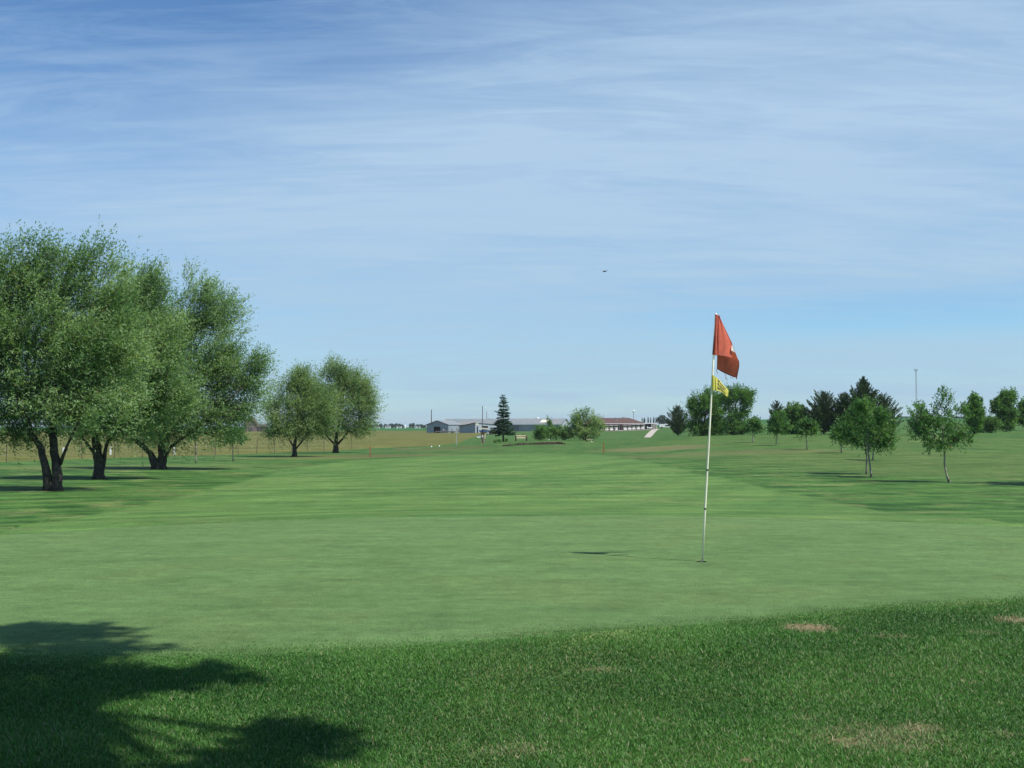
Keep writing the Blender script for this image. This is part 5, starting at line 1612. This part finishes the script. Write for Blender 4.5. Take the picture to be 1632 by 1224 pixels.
# bench seen from behind
B_ = ground(830.5, 702.8); sc_ = B_.y / F
o = empty('park_bench', B_, R(6)); tag(o, 'wooden slatted bench with back standing on the raised tee', 'bench')
wb = 8.6 * sc_
for i, z_ in enumerate((0.42, 0.66)):
    m = MB(); m.box(-wb, wb, 0.0, 0.04, z_, z_ + 0.13); m.build('backrest_slat', M['pale_wood'], o)
for y_ in (0.10, 0.24, 0.38):
    m = MB(); m.box(-wb, wb, y_ - 0.4 - 0.1, y_ - 0.4 + 0.02, 0.30, 0.335); m.build('seat_slat', M['pale_wood'], o)
for sx in (-1, 1):
    m = MB(); m.box(sx * wb - 0.06, sx * wb + 0.06, -0.45, 0.14, 0.0, 0.28); m.box(sx * wb - 0.06, sx * wb + 0.06, 0.045, 0.14, 0.28, 0.82); m.box(sx * wb - 0.07, sx * wb + 0.07, -0.5, 0.04, 0.5, 0.56); m.box(sx * wb - 0.05, sx * wb + 0.05, -0.48, -0.4, 0.281, 0.499)
    m.build('end_frame', M['tie'], o)
# low backless bench near the round tree
B_ = ground(939.5, 704.6); sc_ = B_.y / F
o = empty('low_bench', B_, R(-4)); tag(o, 'low backless bench with pale plank under the round bushy tree', 'bench')
m = MB(); m.box(-5.4 * sc_, 5.4 * sc_, -0.18, 0.18, 0.30, 0.36); m.build('seat', M['pale_wood'], o)
for sx in (-1, 1):
    m = MB(); m.box(sx * 4.2 * sc_ - 0.05, sx * 4.2 * sc_ + 0.05, -0.15, 0.15, -0.05, 0.295); m.build('leg', M['tie'], o)

# tee sign on two posts
B_ = ground(769, 706.5); s_ = B_.y / F
o = empty('tee_sign', B_); tag(o, 'weathered tee sign with cream board across the top of two posts', 'sign')
for x_ in (-1.4, 2.2):
    m = MB(); m.box(x_ * s_ - 0.08, x_ * s_ + 0.08, -0.08, 0.08, -0.2, 16 * s_); m.build('post', M['wood'], o)
m = MB(); m.box(-0.06, 0.06, 0.09, 0.2, -0.2, 23 * s_); m.build('post', M['tie'], o)
m = MB(); m.box(-5.5 * s_, 7.2 * s_, -0.05, 0.08, 22.4 * s_, 24.6 * s_); b_ = m.build('board', M['cream'], o); b_.rotation_euler = (0, R(2.5), 0)
m = MB(); m.box(-2.6 * s_, 3.4 * s_, -0.12, -0.083, 13.6 * s_, 16.2 * s_); m.build('crossbar', M['tie'], o)
m = MB(); m.box(-0.8 * s_, 0.7 * s_, -0.26, -0.13, 9.5 * s_, 13.4 * s_); m.build('box', M['white'], o)
# white bin and pale post behind the sign
B_ = ground(763, 698.6); s_ = B_.y / F
o = empty('white_bin', B_); tag(o, 'square white bin standing on the grass beside the tee sign', 'bin')
m = MB(); m.box(-2.9 * s_, 2.9 * s_, -0.3, 0.3, 0.12, 4.2 * s_); m.build('body', M['white'], o)
m = MB(); m.box(-3.1 * s_, 3.1 * s_, -0.35, 0.35, 4.22 * s_, 4.7 * s_); m.build('lid', M['wood'], o)
for x_ in (-2.4, 2.4):
    m = MB(); m.box(x_ * s_ - 0.05, x_ * s_ + 0.05, -0.2, 0.2, -0.05, 0.118); m.build('leg', M['tie'], o)
B_ = ground(773, 698.6); m = MB(); m.box(-0.13, 0.13, -0.13, 0.13, -0.1, 7 / F * B_.y); o = m.build('pale_post', M['pale_wood'], None, B_); tag(o, 'short thick pale post behind the tee sign', 'post')
for j, (px, py, lb) in enumerate(((687.5, 712.8, 'white tee marker at the meadow edge, farther from the marker post'), (700, 711.8, 'white tee marker at the meadow edge, nearer the marker post'), (875, 701.6, 'white tee marker on the raised tee before the shrubs'), (943, 704.6, 'white tee marker beside the low backless bench'))):
    B_ = ground(px, py); m = MB(); m.tube([(0, 0, -0.02), (0, 0, 0.04), (0, 0, 0.10), (0, 0, 0.14)], [0.05, 0.085, 0.075, 0.03], 10); o = m.build('tee_marker', M['white'], None, B_, True); tag(o, lb, 'tee marker', 'white tee markers')
# pale board lying in the meadow
A_ = ground(641, 715.4)
m = MB(); m.box(-14 * A_.y / F, 14 * A_.y / F, -0.15, 0.15, 0.0, 0.09); o = m.build('plank', M['wood'], None, A_); tag(o, 'long pale plank lying at the edge of the dry meadow', 'plank')
# bird
c = W(964, 432.6, 55); s = 3.6 * 55 / F
o = empty('bird', c); tag(o, 'small dark bird gliding alone in the open sky', 'bird')
m = MB(); m.tube([(-s * 0.95, 0, 0), (-s * 0.7, 0, 0.01), (-s * 0.2, 0, -0.005), (s * 0.25, 0, 0), (s * 0.55, 0, 0.01)], [0.008, 0.026, 0.034, 0.022, 0.006], 8); m.build('body', M['black'], o, smooth=True)
for sy, e in ((-1, 0.02), (1, 0.05)):
    m = MB(); m.poly([(-s * 0.35, 0, 0.012), (s * 0.2, 0, 0.012), (s * 0.75, sy * 0.07, e + 0.01), (s * 1.2, sy * 0.13, e + 0.02), (s * 0.2, sy * 0.1, e)])
    m.v += [(x, y, z - 0.008) for x, y, z in m.v]; m.f = [(0, 1, 2, 3, 4), (9, 8, 7, 6, 5)] + [(i, 5 + i, 5 + (i + 1) % 5, (i + 1) % 5) for i in range(5)]
    m.build('wing', M['black'], o)
m = MB(); m.prism([(s * 0.5, -0.003), (s * 0.9, 0.0), (s * 0.9, 0.006), (s * 0.5, 0.008)], -0.02, 0.02); m.build('tail', M['black'], o)

# ------------------------------------------------------------------ flagstick, flags and cup
M['pin'] = plain('white_pin', (0.86, 0.81, 0.62), 0.35, var=0.05)
M['pin_band'] = plain('pin_band', (0.02, 0.02, 0.02), 0.4)


def cloth_mat(name, c, trans=0.4, weave=900):
    m, nt = new_mat(name)
    t = N(nt, 'ShaderNodeTexCoord')
    n = noise_tex(nt, t.outputs['Object'], 14, 5, 0.6)
    n2 = noise_tex(nt, t.outputs['Object'], weave, 2, 0.5)
    cc = mixc(nt, maprange(nt, n, 0.3, 0.7), tuple(x * 0.82 for x in c), tuple(min(1, x * 1.12) for x in c))
    cc = mixc(nt, maprange(nt, n2, 0.3, 0.7, 0, 0.25), cc, tuple(x * 0.6 for x in c))
    b = N(nt, 'ShaderNodeBsdfPrincipled'); b.inputs['Roughness'].default_value = 0.75
    link(nt, cc, b.inputs['Base Color'])
    tr = N(nt, 'ShaderNodeBsdfTranslucent'); link(nt, cc, tr.inputs[0])
    mx = N(nt, 'ShaderNodeMixShader'); mx.inputs[0].default_value = trans
    link(nt, b.outputs[0], mx.inputs[1]); link(nt, tr.outputs[0], mx.inputs[2])
    out_(nt, mx.outputs[0])
    return m


M['flag_red'] = cloth_mat('flag_red', (0.68, 0.145, 0.085), 0.28)
M['flag_hem'] = cloth_mat('flag_hem', (0.20, 0.022, 0.02), 0.1)
M['flag_yellow'] = cloth_mat('flag_yellow', (0.78, 0.70, 0.14), 0.28)
M['flag_white'] = cloth_mat('flag_white', (0.8, 0.8, 0.78), 0.4)
M['ink'] = plain('black_ink', (0.025, 0.022, 0.015), 0.7)

D0 = BASE.y
LEANY = 0.0
fs = empty('flagstick', BASE); tag(fs, 'white golf flagstick with black bands leaning in the cup', 'flagstick')


def FL(px, py, dy=0.0):
    p = W(px, py, D0 + dy)
    return p - BASE


TOPp = FL(1140.9, 500.5)
TOPp.y = 0.0
bot = Vector((0, 0, -0.12))
ax = lambda t: bot.lerp(TOPp, t)
m = MB(); m.tube([ax(t) for t in (0, 0.25, 0.5, 0.75, 0.995)], [0.0105, 0.0105, 0.0100, 0.0095, 0.0085], 14); m.build('pole', M['pin'], fs, smooth=True)
m = MB(); m.tube([ax(0.994), ax(0.999), ax(1.003)], [0.012, 0.012, 0.006], 12); m.build('cap', M['white'], fs, smooth=True)
for py in (749, 811):
    zt = FL(1125, py).z; t = (zt - bot.z) / (TOPp.z - bot.z)
    m = MB(); m.tube([ax(t - 0.003), ax(t + 0.003)], 0.0125, 14); m.build('band', M['pin_band'], fs)


def sheet_from(fn, nu, nv, name, mat, parent, smooth=True, thick=0.0012):
    vs, fc = [], []
    for i in range(nu + 1):
        for j in range(nv + 1):
            vs.append(tuple(fn(i / nu, j / nv)))
    for i in range(nu):
        for j in range(nv):
            q = i * (nv + 1) + j
            fc.append((q, q + nv + 1, q + nv + 2, q + 1))
    o = mesh_np(name, vs, fc, mat, parent, smooth=smooth)
    return o


def polyline(pts, t):
    pts = [Vector(p) for p in pts]
    L = [0]
    for a, b in zip(pts, pts[1:]): L.append(L[-1] + (b - a).length)
    s = t * L[-1]
    for k in range(len(pts) - 1):
        if s <= L[k + 1] or k == len(pts) - 2:
            return pts[k].lerp(pts[k + 1], (s - L[k]) / max(1e-9, L[k + 1] - L[k]))


rf = empty('red_flag', BASE); tag(rf, 'frayed red golf flag folded over itself at the flagstick top', 'flag')
# sleeve round the pole
st_l = [FL(1140.2, 501.3, -0.012), FL(1138.2, 533, -0.013), FL(1135.9, 565, -0.013)]
st_r = [FL(1145.2, 502, -0.016), FL(1144.6, 534, -0.02), FL(1144.8, 566.4, -0.02)]


def sleeve(u, v):
    a = polyline(st_l, v); b = polyline(st_r, v)
    p = a.lerp(b, u); p.y -= 0.012 * math.sin(math.pi * min(1, u * 1.3))
    return p


sheet_from(sleeve, 8, 16, 'sleeve', M['flag_red'], rf)
sheet_from(lambda u, v: (lambda p: Vector((p.x, 0.016 + 0.006 * math.sin(math.pi * u), p.z)))(polyline(st_l, v).lerp(polyline(st_r, v), u)), 6, 12, 'sleeve_back', M['flag_red'], rf)
# front fold
front_in = [FL(1145.2, 502.5, -0.018), FL(1144.8, 535, -0.02), FL(1145, 566, -0.02)]
front_out = [FL(1146.0, 503, -0.01), FL(1155, 524, 0.03), FL(1163.8, 544, 0.06), FL(1166.6, 556, 0.07), FL(1166.6, 570.5, 0.07)]


def front(u, v):
    p = polyline(front_in, v).lerp(polyline(front_out, v), u)
    p.y -= 0.03 * math.sin(math.pi * u) * v + 0.006 * math.sin(9 * u + 3 * v)
    return p


sheet_from(front, 22, 22, 'front_fold', M['flag_red'], rf)
back_in = [FL(1145.6, 503, 0.03), FL(1144.5, 530, 0.10), FL(1143.2, 566, 0.16), FL(1142.6, 587.6, 0.17)]
back_out = [FL(1146.4, 502.8, -0.008), FL(1157, 526, 0.04), FL(1166, 545, 0.08), FL(1172, 562, 0.12), FL(1177.4, 576, 0.17), FL(1177.6, 584, 0.20), FL(1174, 602.5, 0.24)]


def back(u, v):
    p = polyline(back_in, v).lerp(polyline(back_out, v), u)
    p.y += 0.025 * math.sin(math.pi * u) * (0.3 + v) + 0.006 * math.sin(7 * u + 5 * v)
    return p


sheet_from(back, 24, 26, 'back_fold', M['flag_red'], rf)
# white printed corner that shows between the folds
wt_pts = [FL(1166.3, 549.0, 0.05), FL(1171.4, 562.0, 0.07), FL(1165.2, 558.3, 0.03)]
m = MB(); m.poly(wt_pts); o = m.build('white_patch', M['flag_white'], rf); md = o.modifiers.new('t', 'SOLIDIFY'); md.thickness = 0.001
# hems
hem = lambda pts, r, nm: (lambda mm: mm.build(nm, M['flag_hem'], rf, smooth=True))(MB().tube(pts, r, 6))
hem([front(q / 10, 1.0) + Vector((0, -0.002, -0.001)) for q in range(11)], 0.0028, 'hem')
hem([back(q / 10, 1.0) + Vector((0, -0.001, 0)) for q in range(10)], 0.0040, 'hem')
hem([back(1.0, 0.72 + 0.28 * q / 8) + Vector((0, -0.001, 0)) for q in range(9)], 0.0030, 'hem')
hem([back(0.0, 0.70 + 0.3 * q / 5) for q in range(6)], 0.002, 'hem')
hem([st + Vector((0.004, -0.008, 0)) for st in st_l], 0.0035, 'hem')
hem([front_out[0], front_out[0] + Vector((0.005, -0.002, -0.012))], 0.005, 'hem')
for pts in ([(1142.7, 588), (1142, 592), (1143.6, 594), (1143.2, 596)], [(1155, 596), (1157, 599), (1156.8, 602), (1158.2, 604), (1159.5, 606.5)], [(1157, 600), (1156.2, 603), (1157.5, 604.5)],
            [(1164.8, 600), (1165.2, 604)], [(1167.3, 600.8), (1167.6, 603.5)], [(1174, 601), (1174.4, 604.6)]):
    m = MB(); m.tube([FL(a, b, 0.19) for a, b in pts], 0.0016 if len(pts) < 4 else 0.0022, 4, False); m.build('thread', M['flag_hem'], rf)
m = MB(); m.tube([FL(1174.2, 597, 0.235), FL(1174.0, 604.4, 0.24)], 0.0045, 6); m.build('hem', M['flag_hem'], rf)

yf = empty('yellow_flag', BASE); tag(yf, 'small yellow pennant with three lines of black lettering below the red flag', 'flag')
yl = [FL(1134.6, 597.6, -0.013), FL(1134.0, 621.6, -0.013)]
yr = [FL(1140.3, 600.2, -0.018), FL(1141.8, 622.8, -0.018)]


def ysl(u, v):
    p = polyline(yl, v).lerp(polyline(yr, v), u); p.y -= 0.012 * math.sin(math.pi * min(1, u * 1.4)); return p


sheet_from(ysl, 8, 6, 'sleeve', M['flag_yellow'], yf)
ytop = [FL(1140.3, 600.2, -0.018), FL(1146.5, 605.2, 0.0), FL(1153, 613.6, 0.03), FL(1158, 618.2, 0.05), FL(1161.4, 622.6, 0.08), FL(1160.4, 629.6, 0.10)]
ybot = [FL(1141.8, 622.8, -0.03), FL(1145.5, 623.2, -0.02), FL(1149.5, 624.6, 0.0), FL(1153.5, 627.6, 0.02), FL(1156.5, 630.8, 0.05), FL(1158.8, 632.4, 0.07)]


def yc(u, v, lift=0.0):
    p = polyline(ybot, u).lerp(polyline(ytop, u), v)
    p.y -= 0.008 * math.sin(math.pi * v) * math.sin(math.pi * u) + lift
    return p


sheet_from(yc, 26, 10, 'pennant', M['flag_yellow'], yf)
for r_, (txt, u0, u1, vv, hh_) in enumerate((('Please', 0.12, 0.62, 0.70, 0.24), ('Repair', 0.10, 0.62, 0.42, 0.24), ('Ball Marks', 0.08, 0.74, 0.14, 0.22))):
    cu = bpy.data.curves.new('lettering', 'FONT'); cu.body = txt; cu.size = 1.0; cu.offset = 0.02
    to = bpy.data.objects.new('lettering', cu); col.objects.link(to)
    bpy.context.view_layer.update()
    me = bpy.data.meshes.new_from_object(to.evaluated_get(bpy.context.evaluated_depsgraph_get()))
    bpy.data.objects.remove(to)
    co = np.array([v.co[:] for v in me.vertices]); mn, mx_ = co.min(0), co.max(0)
    for v in me.vertices:
        u_ = u0 + (u1 - u0) * (v.co.x - mn[0]) / (mx_[0] - mn[0])
        w_ = vv + hh_ * v.co.y / 0.75
        v.co = yc(u_, w_, 0.0022)
    me.materials.append(M['ink'])
    o = bpy.data.objects.new('lettering', me); col.objects.link(o); o.parent = yf
# cup liner
cp = empty('hole_cup', BASE); tag(cp, 'open hole cup sunk in the putting green at the flagstick foot', 'cup')
m = MB(); k = 28
for (r, z_) in ((0.0535, -0.012), (0.0535, -0.12), (0.0505, -0.12), (0.0505, -0.012)):
    m.v += [(r * math.cos(6.2832 * i / k), r * math.sin(6.2832 * i / k), z_) for i in range(k)]
for s_ in range(3):
    for i in range(k):
        j = (i + 1) % k
        m.f.append((s_ * k + i, s_ * k + j, (s_ + 1) * k + j, (s_ + 1) * k + i))
m.f += [(3 * k + i, 3 * k + (i + 1) % k, (i + 1) % k, i) for i in range(k)]
m.build('liner', M['galv'], cp)
m = MB(); m.tube([(0, 0, -0.13), (0, 0, -0.122)], 0.05, 20); m.build('bottom', M['black'], cp)
# soil wall of the hole
m = MB()
for z_ in (0.0, -0.14):
    m.v += [(0.0541 * math.cos(6.2832 * i / k), 0.0541 * math.sin(6.2832 * i / k), z_) for i in range(k)]
m.f = [(i, (i + 1) % k, k + (i + 1) % k, k + i) for i in range(k)]
m.build('soil_wall', M['tie'], cp)

# ------------------------------------------------------------------ near grass blades
def blades():
    rng = np.random.default_rng(3)
    V, T = [], []
    y = 3.0 + (10.6 - 3.0) * rng.random(4600000)
    x = (rng.random(len(y)) - 0.5) * 2 * 9.0
    side = (np.abs(x) - (y * 0.47 + 0.7)) / 3.2
    ok = (rng.random(len(y)) > side) & (rng.random(len(y)) < (y - 3.0) / 1.5)
    x, y = x[ok], y[ok]
    px = 816 + F * x / y
    edge = CG1(px)
    # ragged edge between the rough and the green
    q = np.sin(x * 3.1 + 1.2 * np.sin(x * 1.7)) * 0.05 + np.sin(x * 9.3) * 0.02 + rng.normal(0, 0.10, len(x)) + 0.28 * rng.random(len(x)) ** 3
    dist = edge - y + q           # >0 inside the rough
    keep = dist > 0
    dens = np.interp(y, [4.5, 6.0, 8.0, 10], [0.78, 0.7, 0.5, 0.35])
    keep &= rng.random(len(x)) < dens * np.clip(0.25 + dist / 0.45, 0, 1)
    x, y, dist = x[keep], y[keep], dist[keep]
    thin = np.ones(len(x))
    old = np.zeros(len(x))
    for (cx_, cy_, rx, ry, am, cc) in SPOT_W:
        e = np.sqrt(((x - cx_) / rx) ** 2 + ((y - cy_) / ry) ** 2) + rng.normal(0, 0.22, len(x))
        soil = cc[0] > 0.18
        inside = np.clip(1.25 - e, 0, 1)
        thin *= 1 - inside * (0.95 if soil else 0.35) * min(1, am * 1.3)
        old = np.maximum(old, inside * am * 0.8)
    k = rng.random(len(x)) < thin
    x, y, dist, old = x[k], y[k], dist[k], old[k]
    cap = 1250000
    if len(x) > cap:
        s = rng.choice(len(x), cap, replace=False); x, y, dist, old = x[s], y[s], dist[s], old[s]
    n = len(x)
    z = terrain(x, y)
    # low frequency patches
    lf = (np.sin(x * 1.9 + 0.7 * np.sin(y * 2.3)) * np.sin(y * 2.7 + 1.1 * np.sin(x * 1.3)) + 0.5 * np.sin(x * 5.3 + y * 3.1) * np.sin(y * 6.1 - x * 2.2))
    h = np.clip(0.019 + 0.004 * lf + rng.normal(0, 0.005, n), 0.008, 0.045) * np.clip(0.22 + dist / 0.9, 0.22, 1.0)
    az = rng.random(n) * 6.283
    lean = rng.uniform(0.55, 1.5, n)
    w = rng.uniform(0.0018, 0.0036, n) * (0.7 + 0.06 * y)
    dx, dy = np.cos(az), np.sin(az)
    sx, sy = -dy, dx
    rot = rng.normal(0, 0.6, n); c_, s_ = np.cos(rot), np.sin(rot)
    sx, sy = sx * c_ - sy * s_, sx * s_ + sy * c_
    b0 = np.stack([x - sx * w, y - sy * w, z - 0.002], -1); b1 = np.stack([x + sx * w, y + sy * w, z - 0.002], -1)
    tp = np.stack([x + dx * h * np.sin(lean), y + dy * h * np.sin(lean), z + h * np.cos(lean) + 0.004], -1)
    v = np.stack([b0, b1, tp], 1).reshape(-1, 3)
    f = np.arange(n * 3).reshape(-1, 3)
    t = (0.38 + 0.30 * np.exp(-dist / 0.35) + 0.14 * np.clip((dist - 1.0) / 1.2, 0, 1) + 0.26 * lf + rng.normal(0, 0.30, n)).clip(0, 1)
    t = np.where(rng.random(n) < 0.035 + 0.05 * np.clip((dist - 0.8) / 1.2, 0, 1) * (0.5 + lf).clip(0, 1.5) + old, 1.25, t)
    o = mesh_np('grass', v, f, M['blade'], tint=t)
    tag(o, 'short blades of the near rough along the putting green', 'grass', kind='stuff')
    print('blades', n)


blades()
